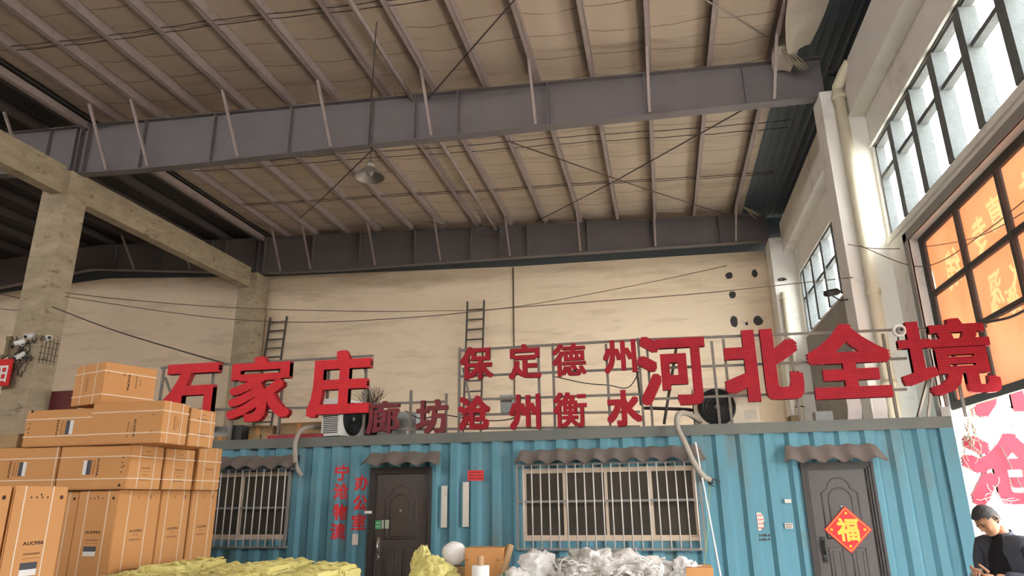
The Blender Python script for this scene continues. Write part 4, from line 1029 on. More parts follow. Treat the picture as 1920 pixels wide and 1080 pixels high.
def stand_prints(face, sticker=True):
    p = [(face, 0, .02, 0, 'logo'), (face, 0, -.07, 0, 'lines' if sticker else 'small'), (face, 0, .36 if sticker else .37, 0, 'marks' if sticker else 'icon')]
    if sticker: p.append((face, -.01, -.17, 0, 'sticker'))
    else: p.append((face, -.02, -.37, 0, 'foot'))
    return p
ST = [('x', -.13), ('x', .13), ('y', -.15), ('y', .13)]
G0 = 'bottom layer of appliance cartons'
# the row whose ends show: front corner at x=-5.67, y=6.5
rowY = [(6.5, 7.15), (7.165, 7.67), (7.70, 8.20)]; XF = -5.67
names = ['standing carton at the front corner of the stack, under the lying ones', 'standing carton second from the corner, facing the hall', 'standing carton third from the corner, nearest the small barred window']
for (a, b), nm in zip(rowY, names):
    front = stand_prints('f') if a == 6.5 else []
    carton(nm, (XF - .49, a, .9), (XF, b, .9 + H9), ST, front + stand_prints('r', False))
    carton('carton at floor level under the ' + nm.replace('standing carton ', 'carton standing ').split(',')[0], (XF - .49, a, 0), (XF, b, .895), ST[:2], [], grp=G0)
carton('standing carton in the shade just left of the front corner one', (XF - 1.0, 6.52, .9), (XF - .505, 7.1, .9 + H9), ST, stand_prints('f'))
carton('carton at floor level under the shaded standing one', (XF - 1.0, 6.52, 0), (XF - .505, 7.1, .895), ST[:2], [], grp=G0)
carton('standing carton at the back of the shaded row', (XF - 1.52, 6.52, .9), (XF - 1.02, 7.1, .9 + H9), ST, [])
carton('carton at floor level at the back of the shaded row', (XF - 1.52, 6.52, 0), (XF - 1.02, 7.1, .895), ST[:2], [], grp=G0)
carton('standing carton behind the left end of the stack', (XF - 2.6, 6.52, .9), (XF - 1.55, 7.1, .9 + H9), ST[2:], [])
carton('carton at floor level behind the left end of the stack', (XF - 2.6, 6.52, 0), (XF - 1.55, 7.1, .895), ST[2:], [], grp=G0)
# the nearer pair at the left edge
XA = -4.85
SA = [('x', -.12), ('x', .12), ('y', -.155), ('y', .10)]
carton('bright standing carton at lower left with a label under its logo', (XA - .5, 4.50, .9), (XA, 5.0, .9 + H9), SA, stand_prints('r'))
carton('standing carton cut by the left edge of the picture', (XA - .5, 3.98, .9), (XA, 4.48, .9 + H9), SA, stand_prints('r'))
carton('carton at floor level under the bright lower left one', (XA - .5, 4.50, 0), (XA, 5.0, .895), ST[:2], [], grp=G0)
carton('carton at floor level under the one cut by the left edge', (XA - .5, 3.98, 0), (XA, 4.48, .895), ST[:2], [], grp=G0)
# second layer, lying
ZL = 1.792
Q = math.pi / 2
SL = [('z', .11), ('z', .34), ('y', -.11), ('y', .12)]
endp = [('r', 0, .12, 0, 'small'), ('r', 0, -.02, 0, 'lines'), ('r', 0, -.13, 0, 'small')]
carton('lying carton over the front corner, logo turned sideways beside its label', (-6.44, 6.45, ZL), (-5.555, 6.965, ZL + .46), SL, [('f', .06, 0, -Q, 'logo'), ('f', .0, 0, -Q, 'lines'), ('f', -.08, .0, -Q, 'sticker'), ('f', .36, .0, -Q, 'marks')] + endp)
carton('lying carton in the middle of the second layer, end towards the hall', (-6.44, 7.0, ZL), (-5.555, 7.51, ZL + .455), SL, endp)
carton('lying carton at the right end of the second layer', (-6.44, 7.58, ZL), (-5.555, 8.04, ZL + .51), SL, endp[1:2])
carton('lying carton at the left of the second layer, behind the lower left pair', (-7.35, 6.45, ZL), (-6.46, 6.95, ZL + .46), SL + [('x', .42)], [('f', -.17, 0, Q, 'logo'), ('f', -.10, 0, Q, 'lines'), ('f', .0, 0, Q, 'sticker')])
carton('carton of the second layer out at the left edge', (-8.28, 6.45, ZL), (-7.37, 6.95, ZL + .46), SL, [])
carton('carton at floor level below the left edge of the stack', (-8.9, 6.5, 0), (-8.29, 7.0, ZL - .9), ST[2:], [], grp=G0)
# third layer
ZT = ZL + .463
carton('lying carton at the left of the third layer, sideways logo left of its label', (-6.95, 6.42, ZT), (-6.08, 6.93, ZT + .40), SL[:1] + [('z', .30)], [('f', .0, 0, Q, 'logo'), ('f', .07, 0, Q, 'lines'), ('f', .16, 0, Q, 'sticker'), ('f', -.37, 0, Q, 'marks')])
carton('lying carton in the third layer with a sideways logo and bright strapped end', (-6.075, 6.40, ZT), (-5.185, 6.82, ZT + .445), [('z', .11), ('z', .34), ('y', -.11), ('y', .1)], [('f', .12, -.06, -Q, 'logo'), ('f', .04, -.08, -Q, 'small'), ('f', .33, .05, -Q, 'icon'), ('r', 0, .0, Q, 'lines'), ('r', .1, .0, Q, 'small')])
carton('lying carton at the right end of the third layer', (-6.07, 6.86, ZT), (-5.19, 7.31, ZT + .42), [('z', .13), ('z', .29), ('y', -.05), ('y', .15)], [('r', 0, .1, 0, 'small'), ('r', 0, -.08, 0, 'lines')])
carton('low dark carton lying open-topped at the far left of the third layer', (-7.52, 6.5, ZT), (-7.1, 6.9, ZT + .165), [], [], m='carton_old')
# top carton, turned
ct = Vector((-6.18, 6.78, ZT + .449)); dx, dy, dz = .58, .62, .46
t = carton('top carton of the stack, turned so its bright side faces the hall', (ct.x - dx / 2, ct.y - dy / 2, ct.z), (ct.x + dx / 2, ct.y + dy / 2, ct.z + dz), [('z', .10), ('z', .36), ('x', -.12), ('x', .14)], [('r', -.02, .03, -Q, 'logo'), ('r', .07, .05, -Q, 'small'), ('r', -.24, .12, 0, 'icon'), ('f', -.02, 0, Q, 'lines')], rz=R(-18))

# ------------------------------------------------------------------ yellow bales in the foreground
def bale(label, lo, hi, seed, mark=False):
    c = ((lo[0] + hi[0]) / 2, (lo[1] + hi[1]) / 2, lo[2]); t = thing('wrapped_bale', label, 'bale', c, 0, 'yellow woven-sack bales')
    d = [hi[i] - lo[i] for i in range(3)]
    me = MB().box((-d[0] / 2, -d[1] / 2, 0), (d[0] / 2, d[1] / 2, d[2])).data('b', 'yellow_sack')
    bm = bmesh.new(); bm.from_mesh(me); bmesh.ops.bevel(bm, geom=bm.edges[:], offset=.045, segments=2, affect='EDGES'); bmesh.ops.subdivide_edges(bm, edges=bm.edges[:], cuts=11, use_grid_fill=True)
    for v in bm.verts:
        p = v.co * 7 + Vector((seed * 3.1, seed, 0)); k = .012 * noise.noise(p) + .016 * abs(noise.noise(p * 3.3)) * (1.5 if v.co.z > d[2] * .8 else .4)
        v.co += Vector((v.co.x / d[0], v.co.y / d[1], 0)) * k * 2 + Vector((0, 0, k * (1 if v.co.z > d[2] * .5 else 0)))
        bulge = 1 - abs(2 * v.co.z / d[2] - 1); v.co.x *= 1 + .025 * bulge; v.co.y *= 1 + .02 * bulge
    for f in bm.faces: f.smooth = True
    bm.to_mesh(me); bm.free(); me.materials.clear(); me.materials.append(MATS['yellow_sack'])
    o = bpy.data.objects.new('sack', me); COL.objects.link(o); o.parent = t
    fold = MB()
    for k in range(5):
        x0 = random.uniform(-d[0] * .4, d[0] * .1); y0 = random.uniform(-d[1] * .4, d[1] * .4); pts = []
        for j in range(7): pts.append((x0 + j * d[0] * .08, y0 + .03 * math.sin(j * 1.2 + k), d[2] + .012 + .018 * math.sin(j * .9 + k)))
        fold.tube(pts, [.004, .014, .02, .022, .018, .012, .004], 6)
    part('fold', fold, 'yellow_sack', t, local=True)
    if mark:
        g = MB().cbox((.14, -d[1] / 2 - .028, d[2] - .2), (.06, .006, .05)).cbox((.15, -d[1] / 2 - .028, d[2] - .26), (.09, .006, .04)); part('white_mark', g, 'white_plastic', t, local=True)
    return t
bi = 0
lab = [['front row, leftmost', 'front row, second from the left', 'front row, third from the left', 'front row, right one'], ['middle row, leftmost', 'middle row, second from the left', 'middle row, third from the left', 'middle row, right end with a white mark'], ['back row, leftmost', 'back row, second from the left', 'back row, third from the left', 'back row, right end']]
for r_, (ya, yb) in enumerate(((6.02, 6.50), (6.53, 7.02), (7.05, 7.5))):
    for c_ in range(4):
        xa = -5.42 + c_ * .53 + r_ * .0 + (.02 if r_ % 2 else 0); 
        if r_ == 0: xa -= .02
        for lv, (za, zb) in enumerate(((0, .5), (.5, 1.0 + .03 * math.sin(bi * 1.7)))):
            bale(('yellow wrapped bale on top of the pile, ' if lv else 'yellow wrapped bale below another, ') + lab[r_][c_], (xa, ya, za), (xa + .515, yb, zb - (.02 if lv and r_ == 0 else 0) - .004), bi, lv == 1 and r_ == 1 and c_ == 3); bi += 1

# ------------------------------------------------------------------ packing waste in front of the container
def crumple(name, label, cat, c, rad, seed, m, amp=.35, sub=4, grp=None, crease=.5):
    bm = bmesh.new(); bmesh.ops.create_icosphere(bm, subdivisions=sub, radius=1)
    for v in bm.verts:
        n = v.co.normalized(); q = n * 1.6 + Vector((seed * 7.3, seed * 1.9, 0))
        k = 1 + amp * noise.noise(q) + amp * .5 * (abs(noise.noise(q * 2.7)) - .3) + amp * .22 * noise.noise(q * 7)
        if crease: k -= crease * (abs(noise.noise(q * 1.5)) + .4 * abs(noise.noise(q * 3.6)) + .12 * abs(noise.noise(q * 8))) - .25 * crease
        v.co = Vector((n.x * rad[0], n.y * rad[1], n.z * rad[2])) * k
    me = bpy.data.meshes.new(name)
    for f in bm.faces: f.smooth = True
    bm.to_mesh(me); bm.free(); me.materials.append(MATS[m]); zmin = min(v.co.z for v in me.vertices)
    for v in me.vertices: v.co.z -= zmin
    o = bpy.data.objects.new(name, me); COL.objects.link(o); o.location = (c[0], c[1], c[2])
    return tag(o, label, cat, grp)
GW = 'plastic film waste'
# big base heap reaching up from the floor, out of the frame below
base = crumple('film_heap', 'big grey heap of tangled clear plastic film in front of the wide window', 'plastic film', (-.75, 8.3, 0), (1.25, .55, .47), 3, 'film_clear', .22, 5); base['kind'] = 'stuff'
crumple('film_bundle', 'round white plastic bag bulging up at the left of the film heap', 'plastic film', (-1.47, 8.15, .60), (.24, .2, .24), 5, 'film_white', .18, 4, GW)
crumple('film_bundle', 'crumpled clear film lump on the crest of the heap', 'plastic film', (-.85, 8.1, .68), (.36, .25, .19), 8, 'film_clear', .55, 5, GW)
crumple('film_bundle', 'brownish film lump right of the crest of the heap', 'plastic film', (-.42, 8.12, .64), (.26, .22, .15), 9, 'film_clear', .5, 5, GW)
crumple('film_bundle', 'small white film scrap under the middle of the wide window', 'plastic film', (-.17, 8.12, .66), (.14, .12, .13), 12, 'film_white', .5, 4, GW)
crumple('film_bundle', 'white plastic bag at the right end of the heap', 'plastic film', (.16, 8.12, .60), (.2, .18, .18), 15, 'film_white', .4, 4, GW)
crumple('film_bundle', 'pale film lump at the left foot of the heap', 'plastic film', (-1.72, 7.95, .52), (.22, .18, .17), 18, 'film_clear', .5, 4, GW)
mb = MB()
for k in range(70):
    a = Vector((random.uniform(-1.3, -.1), random.uniform(7.85, 8.15), .88 + random.uniform(-.08, .10))); pts = [a]; d = Vector((random.uniform(-1, 1), random.uniform(-.4, .2), random.uniform(-.4, .5))).normalized()
    for j in range(6):
        d = (d + Vector((random.uniform(-.7, .7), random.uniform(-.4, .4), random.uniform(-.7, .5)))).normalized(); a = a + d * .05; pts.append(a.copy())
    mb.tube(pts, [.003, .007, .008, .008, .006, .004, .002], 5, False)
o = solo('film_strands', mb, 'film_white', 'twisted strands of torn film on the crest of the heap', 'plastic film'); o['kind'] = 'stuff'
# base cartons that hold the left part of the pile
slab('packing_carton', 'brown carton at floor level under the open carton', 'box', -2.55, -1.85, 7.95, 8.55, 0, .62, 'carton_old')
t = thing('open_carton', 'brown cardboard carton with a folded flap left of the film heap', 'box', (-2.13, 8.3, .62))
a, b = aty(872, 1018, 8.2), aty(946, 1018, 8.2)
part('carton_body', MB().box((a.x, 8.2, .62), (b.x - .02, 8.5, 1.10)), 'carton', t)
part('flap', MB().prism([(a.x + .02, 1.10), (b.x - .08, 1.10), (b.x - .02, 1.0), (b.x + .02, .86), (b.x - .02, .84)], 8.2, 8.196).bar((a.x + .05, 8.19, .96), (b.x - .1, 8.19, .955), .012, .10, (0, 0, 1)), 'carton', t)
part('tape_line', MB().box((a.x, 8.195, .965), (b.x - .05, 8.2, .975)), 'ink_soft', t)
a = aty(901, 1048, 7.8)
t = thing('film_roll', 'white roll of stretch film with a cardboard core standing up', 'roll', (a.x, 7.8, .45))
part('film', MB().lathe((a.x, 7.8, .45), [(.03, 0), (.094, 0), (.096, .02), (.096, .485), (.09, .50), (.03, .50)], 28), 'white_plastic', t)
part('core', MB().lathe((a.x, 7.8, .45), [(.026, 0), (.036, 0), (.036, .60), (.026, .60), (.026, 0)], 20), 'kraft_tube', t)
slab('packing_carton', 'brown carton at floor level under the film roll', 'box', a.x - .22, a.x + .25, 7.62, 7.93, 0, .45, 'carton_old')
a, b = aty(957, 1023, 8.35), aty(945, 1068, 8.2); d = (a - b).normalized()
solo('cardboard_tube', MB().tube([a, b, b - d * (b.z - .62) / d.z], .042, 16), 'kraft_tube', 'thick cardboard tube leaning beside the open carton', 'tube')
crumple('yellow_bag', 'crumpled yellow woven bag beside the brown door', 'bag', (-2.62, 7.9, .60), (.27, .2, .20), 21, 'yellow_sack', .35, 5, None, .45)
crumple('yellow_bag', 'upright yellow bag tip behind the crumpled yellow one', 'bag', (-2.83, 8.12, .62), (.13, .11, .26), 25, 'yellow_sack', .25, 5, None, .35)
slab('packing_carton', 'brown carton at floor level under the yellow bags', 'box', -3.02, -2.58, 7.66, 8.4, 0, .61, 'carton_old')
a = aty(852, 1034, 8.35)
crumple('foam_block', 'rounded white foam block behind the yellow bag', 'foam', (a.x, 8.35, .89), (.15, .09, .135), 40, 'white_plastic', .08, 4, None, .05)
slab('packing_carton', 'brown carton under the white foam block', 'box', a.x - .1, a.x + .16, 8.26, 8.46, .62, .89, 'carton_old')
a, b = aty(1286, 1066, 8.0), aty(1336, 1066, 8.0)
slab('cardboard_sheet', 'flattened cardboard lying at the right end of the film heap', 'cardboard', a.x, b.x, 7.9, 8.3, .0, .93, 'carton')
a = aty(949, 1062, 7.95)
crumple('green_scrap', 'small green and white film scrap at the left foot of the heap', 'plastic film', (a.x, 7.88, .56), (.1, .08, .13), 31, 'green_scrap', .6, 3)

# ------------------------------------------------------------------ outdoor lettering seen through the gateway
OY = 11.85
for ch, x0, y0, x1, y1, lb in (('沧', 1806, 812, 1968, 948, 'pink-red character 沧 outside the gateway behind the man'), ('州', 1812, 655, 1962, 781, 'pink-red character 州 outside, mostly hidden by the orange banner')):
    letter(ch, x0, y0, x1, y1, lb, 'red letters outside the gateway', .045, None, 'letter_pink', 'letter_maroon_side', OY, .06)
t = thing('outdoor_sign_support', 'thin steel rails carrying the pink letters outside the gateway', 'frame', (5.0, OY + .1, 0))
for y in (766, 834, 878, 925): a = aty(1815, y, OY + .1); part('rail', MB().bar((XR + WT + .01, OY + .1, a.z), (6.9, OY + .1, a.z), .025, .025), 'frame_steel', t)
for x in (4.72, 5.8, 6.8): part('post', MB().bar((x, OY + .12, 0), (x, OY + .12, 4.4), .04, .04, (0, 1, 0)), 'frame_steel', t)
solo('gate_post', MB().box((XR - .06, 12.06, 0), (XR - .005, 12.12, 2.7)), 'pole_white', 'white post at the gateway edge beside the container end', 'post')
mb = MB()
for k in range(26):
    a = aty(1812 + random.uniform(-4, 10), random.uniform(780, 830), 11.78); pts = [a]
    for j in range(6): a = a + Vector((random.uniform(-.05, .05), random.uniform(-.03, .03), random.uniform(-.13, .05))); pts.append(a.copy())
    mb.tube(pts, .006, 4, False)
solo('cable_bundle', mb, 'wire_brown', 'tangled loose cables at the gateway edge above the pink letter', 'cable')
mb = MB()
for k in range(40):
    a = aty(1866 + random.uniform(-8, 12), random.uniform(925, 985), 11.7); pts = [a]; d = Vector((random.uniform(-1, 1), 0, random.uniform(-1, 1)))
    for j in range(5): d = d + Vector((random.uniform(-.6, .6), random.uniform(-.3, .3), random.uniform(-.6, .6))); a = a + d.normalized() * .055; pts.append(a.copy())
    mb.tube(pts, .004, 4, False)
o = solo('straw_tangle', mb, 'straw', 'pale tangle of packing strips hanging behind the man', 'packing strips'); o['kind'] = 'stuff'
mb = MB()
for a, b in (((4.75, 2.75), (6.1, 2.4)), ((4.8, 2.55), (5.5, 2.8)), ((4.95, 2.3), (5.2, 1.4))): mb.tube([(a[0], OY - .05, a[1]), ((a[0] + b[0]) / 2, OY - .08, (a[1] + b[1]) / 2 - .08), (b[0], OY - .05, b[1])], .008, 5)
solo('sign_cable', mb, 'wire', 'thin cables strung across the outdoor letters', 'cable')

# ------------------------------------------------------------------ cameras, column fittings, other signs, wires
def bullet_cam(c, dirv, label, L=.24, r=.045, m='white_plastic', wall=None):
    t = thing('security_camera', label, 'camera', c); c = Vector(c); d = Vector(dirv).normalized()
    part('housing', MB().tube([c - d * L / 2, c + d * L / 2], r, 14), m, t); part('lens', MB().tube([c + d * L / 2, c + d * (L / 2 + .012)], r * .7, 12), 'black_plastic', t)
    part('hood', MB().bar(c - d * L * .4 + Vector((0, 0, r)), c + d * L * .6 + Vector((0, 0, r)), r * 2, .008), m, t)
    if wall: part('bracket', MB().tube([c - Vector((0, 0, r)), (c + Vector(wall)) * .5 - Vector((0, 0, r + .03)), Vector(wall)], .014, 8), m, t)
    return t
c = aty(1560, 549, 13.2); bullet_cam(c, (-.75, -.6, -.25), 'dark camera on a bracket at the left side of the near right pillar', .34, .06, 'dark_frame', (3.58, 13.3, c.z - .12))
c = aty(1687, 619, LY0); t = thing('dome_camera', 'white dome camera on the letter rail left of the character 境', 'camera', c)
part('base', MB().lathe((c.x, c.y + .02, c.z), [(0, .06), (.07, .06), (.085, .03), (.085, -.01), (.07, -.03), (0, -.03)], 24, 'y'), 'white_plastic', t)
part('dome', MB().lathe((c.x, c.y - .012, c.z - .01), [(0, -.065), (.03, -.055), (.05, -.03), (.055, 0), (0, 0)], 20, 'y'), 'grey_plastic', t)
part('lens', MB().lathe((c.x, c.y - .078, c.z - .01), [(0, 0), (.022, 0), (.022, .012), (0, .012)], 14, 'y'), 'black_plastic', t)
part('mount', MB().tube([(c.x, c.y + .05, c.z - .02), (c.x, LY0 + .13, c.z - .12)], .014, 8), 'frame_steel', t)
for (px, py), dv, lb, w in (((55, 630), (.1, -1, -.4), 'white camera at the top left of the fittings on the near column', 'l'), ((91, 633), (.9, -.6, -.2), 'white camera facing right on the near column', 'r'), ((37, 642), (-.7, -.6, -.5), 'small white camera at the left edge of the near column', 'l'), ((37, 667), (-.3, -.8, -.7), 'lowest small white camera on the near column', 'l')):
    c = aty(px, py, 12.78) if w == 'l' else aty(px, py, 13.0)
    bullet_cam(c, dv, lb, .22, .055, 'white_plastic', (min(c.x, -14.15), 12.96, c.z + .03) if w == 'l' else (XC, 13.05, c.z))
mb = MB()
for k in range(22):
    a = aty(random.uniform(28, 62), random.uniform(632, 672), 12.86); pts = [a]
    for j in range(5): a = a + Vector((random.uniform(-.08, .08), random.uniform(-.03, .03), random.uniform(-.12, .06))); pts.append(a.copy())
    mb.tube(pts, .012, 5, False)
mb.tube([aty(44, 680, 12.9), aty(34, 690, 12.9), aty(33, 703, 12.9), aty(39, 706, 12.9), aty(43, 695, 12.9)], .015, 6)
solo('cable_tangle', mb, 'wire', 'tangle of dark cables round the cameras on the near column', 'cable')
mb = MB()
for z in (4.9, 5.05, 5.2, 5.35): mb.tube([(XC + .01, 13.0, z), (XC + .02, 13.5, z)], .006, 4)
for y in (13.05, 13.15, 13.25, 13.35, 13.45): mb.tube([(XC + .015, y, 4.8), (XC + .015, y, 5.45)], .006, 4)
solo('wire_mesh_panel', mb, 'wire', 'thin wire mesh panel on the right face of the near column', 'mesh')
t = thing('wall_sign', 'dark red board with a white character cut by the left picture edge', 'sign', (-15.4, 12.75, 4.3))
a, b = aty(-30, 676, 12.75), aty(13, 723, 12.75)
part('board', MB().box((a.x, 12.75, b.z), (b.x, 12.79, a.z)), 'fu_red', t); g = glyph('阳', .36, .40, 0, .02); g.xform(Matrix.Translation((b.x - .42, 12.744, b.z + .08))); part('white_character', g, 'white_plastic', t)
part('bracket', MB().box((b.x - .1, 12.79, b.z + .2), (-14.8, 12.84, b.z + .26)), 'dark_frame', t)
t = thing('letter_fragment', 'rust brown sign piece above the red board at the left picture edge', 'sign', (-15.3, 12.8, 5.0))
a = aty(18, 646, 12.8)
part('sign_piece', MB().box((a.x - .12, 12.78, a.z + .1), (a.x + .02, 12.84, a.z + .2)).box((a.x - .09, 12.78, a.z - .22), (a.x - .0, 12.84, a.z + .1)).bar((a.x - .18, 12.81, a.z - .3), (a.x + .02, 12.81, a.z - .2), .06, .08), 'wood_old', t)
part('bracket', MB().box((a.x - .05, 12.84, a.z - .05), (-14.85, 12.95, a.z)), 'dark_frame', t)
a, b = aty(94, 735, 13.62), aty(140, 790, 13.62)
solo('red_board', MB().box((a.x, 13.56, b.z), (b.x, 13.64, a.z)), 'maroon_board', 'dark red board fixed beside the near column behind the cartons', 'board')

def wire(pts, label, r=.012, m='wire_brown', name='overhead_wire', grp='thin wires strung across the hall'):
    P = [aty(x, y, Y) for x, y, Y in pts]; out = []
    for i in range(len(P) - 1):
        p0, p1, p2, p3 = P[max(i - 1, 0)], P[i], P[i + 1], P[min(i + 2, len(P) - 1)]
        for k in range(8):
            t = k / 8; out.append(.5 * ((2 * p1) + (p2 - p0) * t + (2 * p0 - 5 * p1 + 4 * p2 - p3) * t * t + (3 * p1 - p0 - 3 * p2 + p3) * t ** 3))
    out.append(P[-1]); return solo(name, MB().tube(out, r, 5), m, label, 'wire', grp)
wire([(122, 549, 13.0), (250, 563, 14), (440, 577, 15.2), (640, 583, 17), (800, 583, 18.5), (960, 576, 20), (1200, 533, 21.3), (1362, 498, 22.26)], 'upper thin wire sagging from the near column to the back wall', .011)
wire([(122, 556, 12.93), (300, 583, 12.93), (440, 599, 12.93), (600, 604, 12.9), (800, 593, 12.9), (960, 577, 12.9), (1280, 553, 12.9), (1440, 537, 12.9), (1599, 520, 12.94)], 'lower thin wire sagging from the near column across to the right pillar', .009)
wire([(97, 575, 12.93), (210, 618, 12), (330, 655, 10.8), (432, 684, LY0 + .12)], 'dark wire dropping from the near column to the left letters', .013, 'wire')
wire([(0, 551, 14.8), (46, 561, 12.93)], 'short wire entering from the left edge to the near column', .012)
wire([(0, 579, 14.5), (60, 585, 12.94)], 'second short wire at the left edge below the other', .01)
wire([(1590, 458, 12.8), (1640, 466, 12.6), (1720, 464, 12.2), (1830, 445, 10.2), (1925, 395, 8.8)], 'thin wire sagging from the right pillar across the orange banner', .008)
wire([(1612, 460, 12.75), (1700, 496, 12.2), (1760, 492, 11.3), (1850, 432, 9.8), (1925, 372, 8.7)], 'second thin wire sagging deeper across the orange banner', .008)
wire([(1850, 604, 9.7), (1890, 596, 9.0), (1925, 580, 8.2)], 'black cable running right from the character 境 along the banner', .018, 'wire')
wire([(1205, 680, 9.7), (1180, 725, 9.72), (1140, 722, 9.72), (1095, 718, 9.72), (1040, 706, 9.72)], 'loose cable looping between the two rows of small letters', .008, 'wire')
wire([(760, 770, 9.9), (790, 785, 9.8), (830, 778, 9.8), (900, 788, 9.75), (960, 785, 9.75), (1000, 760, 9.72)], 'cable lying among the lower row of small letters', .009, 'wire')
wire([(1205, 765, 10.2), (1290, 768, 10.2), (1315, 775, 10.1)], 'thick dark cable run to the cream air conditioner', .025, 'wire')

# ------------------------------------------------------------------ the man looking at his phone
def skin_mesh(nodes, edges, sub=2, root=0):
    """one smooth surface grown over a joint skeleton; nodes = (x,y,z,rx,ry)"""
    me = bpy.data.meshes.new('sk'); me.from_pydata([n[:3] for n in nodes], edges, []); o = bpy.data.objects.new('sk', me); COL.objects.link(o)
    o.modifiers.new('s', 'SKIN'); sv = me.skin_vertices[0].data
    for i, n in enumerate(nodes): sv[i].radius = (n[3], n[4] if len(n) > 4 else n[3]); sv[i].use_root = (i == root)
    o.modifiers[0].use_smooth_shade = True
    m = o.modifiers.new('u', 'SUBSURF'); m.levels = sub; m.render_levels = sub
    out = bpy.data.meshes.new_from_object(o.evaluated_get(bpy.context.evaluated_depsgraph_get())); bpy.data.objects.remove(o); bpy.data.meshes.remove(me)
    return out
PB = Vector((2.49, 6.22, -.03)); PR = R(-58)
man = thing('person', 'man in a dark jacket and black top, head bent over a phone', 'person', PB, PR)
# local axes: forward is -Y, the man's left is +X
LS, RS = (.165, .01, 1.30), (-.165, .01, 1.30)
LE, RE = (.222, -.01, 1.045), (-.215, -.01, 1.035)
LWr, RWr = (.05, -.235, 1.08), (-.095, -.225, 1.045)
body_nodes = [(0, .03, .92, .10, .075), (0, .03, 1.06, .09, .07), (0, .025, 1.2, .095, .07), (0, .015, 1.30, .09, .06), (0, -.01, 1.375, .055, .055), (0, -.045, 1.43, .052, .055),
              LS + (.04,), LE + (.032,), LWr + (.027, .022), RS + (.04,), RE + (.032,), RWr + (.027, .022),
              (.085, .02, .86, .06, .06), (.105, -.01, .5, .05, .052), (.11, .03, .09, .042, .045), (-.085, .02, .86, .06, .06), (-.105, -.01, .5, .05, .052), (-.11, .03, .09, .042, .045)]
body_edges = [(0, 1), (1, 2), (2, 3), (3, 4), (4, 5), (3, 6), (6, 7), (7, 8), (3, 9), (9, 10), (10, 11), (0, 12), (12, 13), (13, 14), (0, 15), (15, 16), (16, 17)]
BODY = MB()
me = skin_mesh(body_nodes, body_edges); BODY.mesh(me, None, True)
# hands
def hand(wr, pd, pn, thumb, curl):
    """palm from wrist wr along pd, palm normal pn (the side the fingers close to); thumb = side vector"""
    wr, pd, pn, th = Vector(wr), Vector(pd).normalized(), Vector(pn).normalized(), Vector(thumb).normalized(); mb = MB()
    kn = [wr + pd * (.085 - .004 * abs(i - 1)) + th * (.028 - .019 * i) for i in range(4)]
    nodes = [tuple(wr) + (.024, .02), tuple(wr + pd * .045) + (.036, .016)] ; e = [(0, 1)]
    mb.mesh(skin_mesh(nodes + [tuple(wr + pd * .082) + (.038, .013)], e + [(1, 2)], 2), None, True)
    for i, L in enumerate((.070, .078, .072, .056)):
        p = kn[i] - pd * .014; d = pd.copy(); ns = [tuple(p) + (.0095,)]; seg = (L * .45 + .012, L * .32, L * .26)
        for j, s in enumerate(seg):
            a = curl * (.45 if j == 0 else 1.0); d = (d * math.cos(a) + pn * math.sin(a)).normalized() if j == 0 else (d + pn * math.tan(a) * .8).normalized()
            p = p + d * s; ns.append(tuple(p) + (.0088 - .0012 * j,))
        mb.mesh(skin_mesh(ns, [(k, k + 1) for k in range(3)], 1), None, True)
    p = wr + pd * .022 + th * .024; ns = [tuple(p) + (.013,)]
    for s, q in ((.032, .9), (.03, .55), (.024, .2)):
        p = p + (pd * (1 - q * .35) + th * q * .45 + pn * .55).normalized() * s; ns.append(tuple(p) + (.0098,))
    mb.mesh(skin_mesh(ns, [(0, 1), (1, 2), (2, 3)], 1), None, True)
    return mb
hl = hand(LWr, (-.75, -.62, .12), (-.25, .35, .9), (-.2, -.3, .95), .55); BODY.add(hl.v, hl.f, True)
hr = hand(RWr, (.45, -.82, .2), (.2, .25, .95), (.95, .1, .2), .5); BODY.add(hr.v, hr.f, True)
# head: modelled upright round the origin, then bent forward onto the neck
HEAD = MB()
bm = bmesh.new(); bmesh.ops.create_icosphere(bm, subdivisions=5, radius=1)
def bump(n, d, w): return math.exp(-((n - Vector(d).normalized()).length / w) ** 2)
for v in bm.verts:
    n = v.co.normalized(); x, y, z = n.x * .074, n.y * .093, n.z * .115
    if n.z < 0:
        k = -n.z; x *= 1 - .30 * k * k; y = y * (1 - .20 * k) - .012 * k          # jaw narrows and comes forward
        if n.y > 0: y *= 1 - .45 * k
    front = max(0, -n.y)
    y += .010 * front * front * (1 if abs(n.z) < .6 else 0)                         # flatter face plane
    off = Vector((0, 0, 0))
    off += Vector((0, -.024, -.004)) * bump(n, (0, -1, -.16), .11)                   # nose tip
    off += Vector((0, -.013, 0)) * bump(n, (0, -1, .04), .11)
    off += Vector((0, -.006, -.001)) * (bump(n, (.12, -1, -.2), .08) + bump(n, (-.12, -1, -.2), .08))
    off += Vector((0, .010, 0)) * (bump(n, (.40, -1, .08), .15) + bump(n, (-.40, -1, .08), .15))    # eye sockets
    off += Vector((0, -.006, 0)) * (bump(n, (.38, -1, .30), .16) + bump(n, (-.38, -1, .30), .16))   # brow
    off += Vector((0, -.008, 0)) * bump(n, (0, -1, -.50), .16)                       # mouth
    off += Vector((0, .004, 0)) * bump(n, (0, -1, -.62), .07)
    off += Vector((0, -.010, -.002)) * bump(n, (0, -.75, -.92), .22)                 # chin
    off += Vector((.004, -.004, 0)) * bump(n, (.62, -.8, -.15), .2) + Vector((-.004, -.004, 0)) * bump(n, (-.62, -.8, -.15), .2)
    v.co = Vector((x, y, z)) + off
HEAD.add([v.co.copy() for v in bm.verts], [tuple(v.index for v in f.verts) for f in bm.faces], True); bm.free()
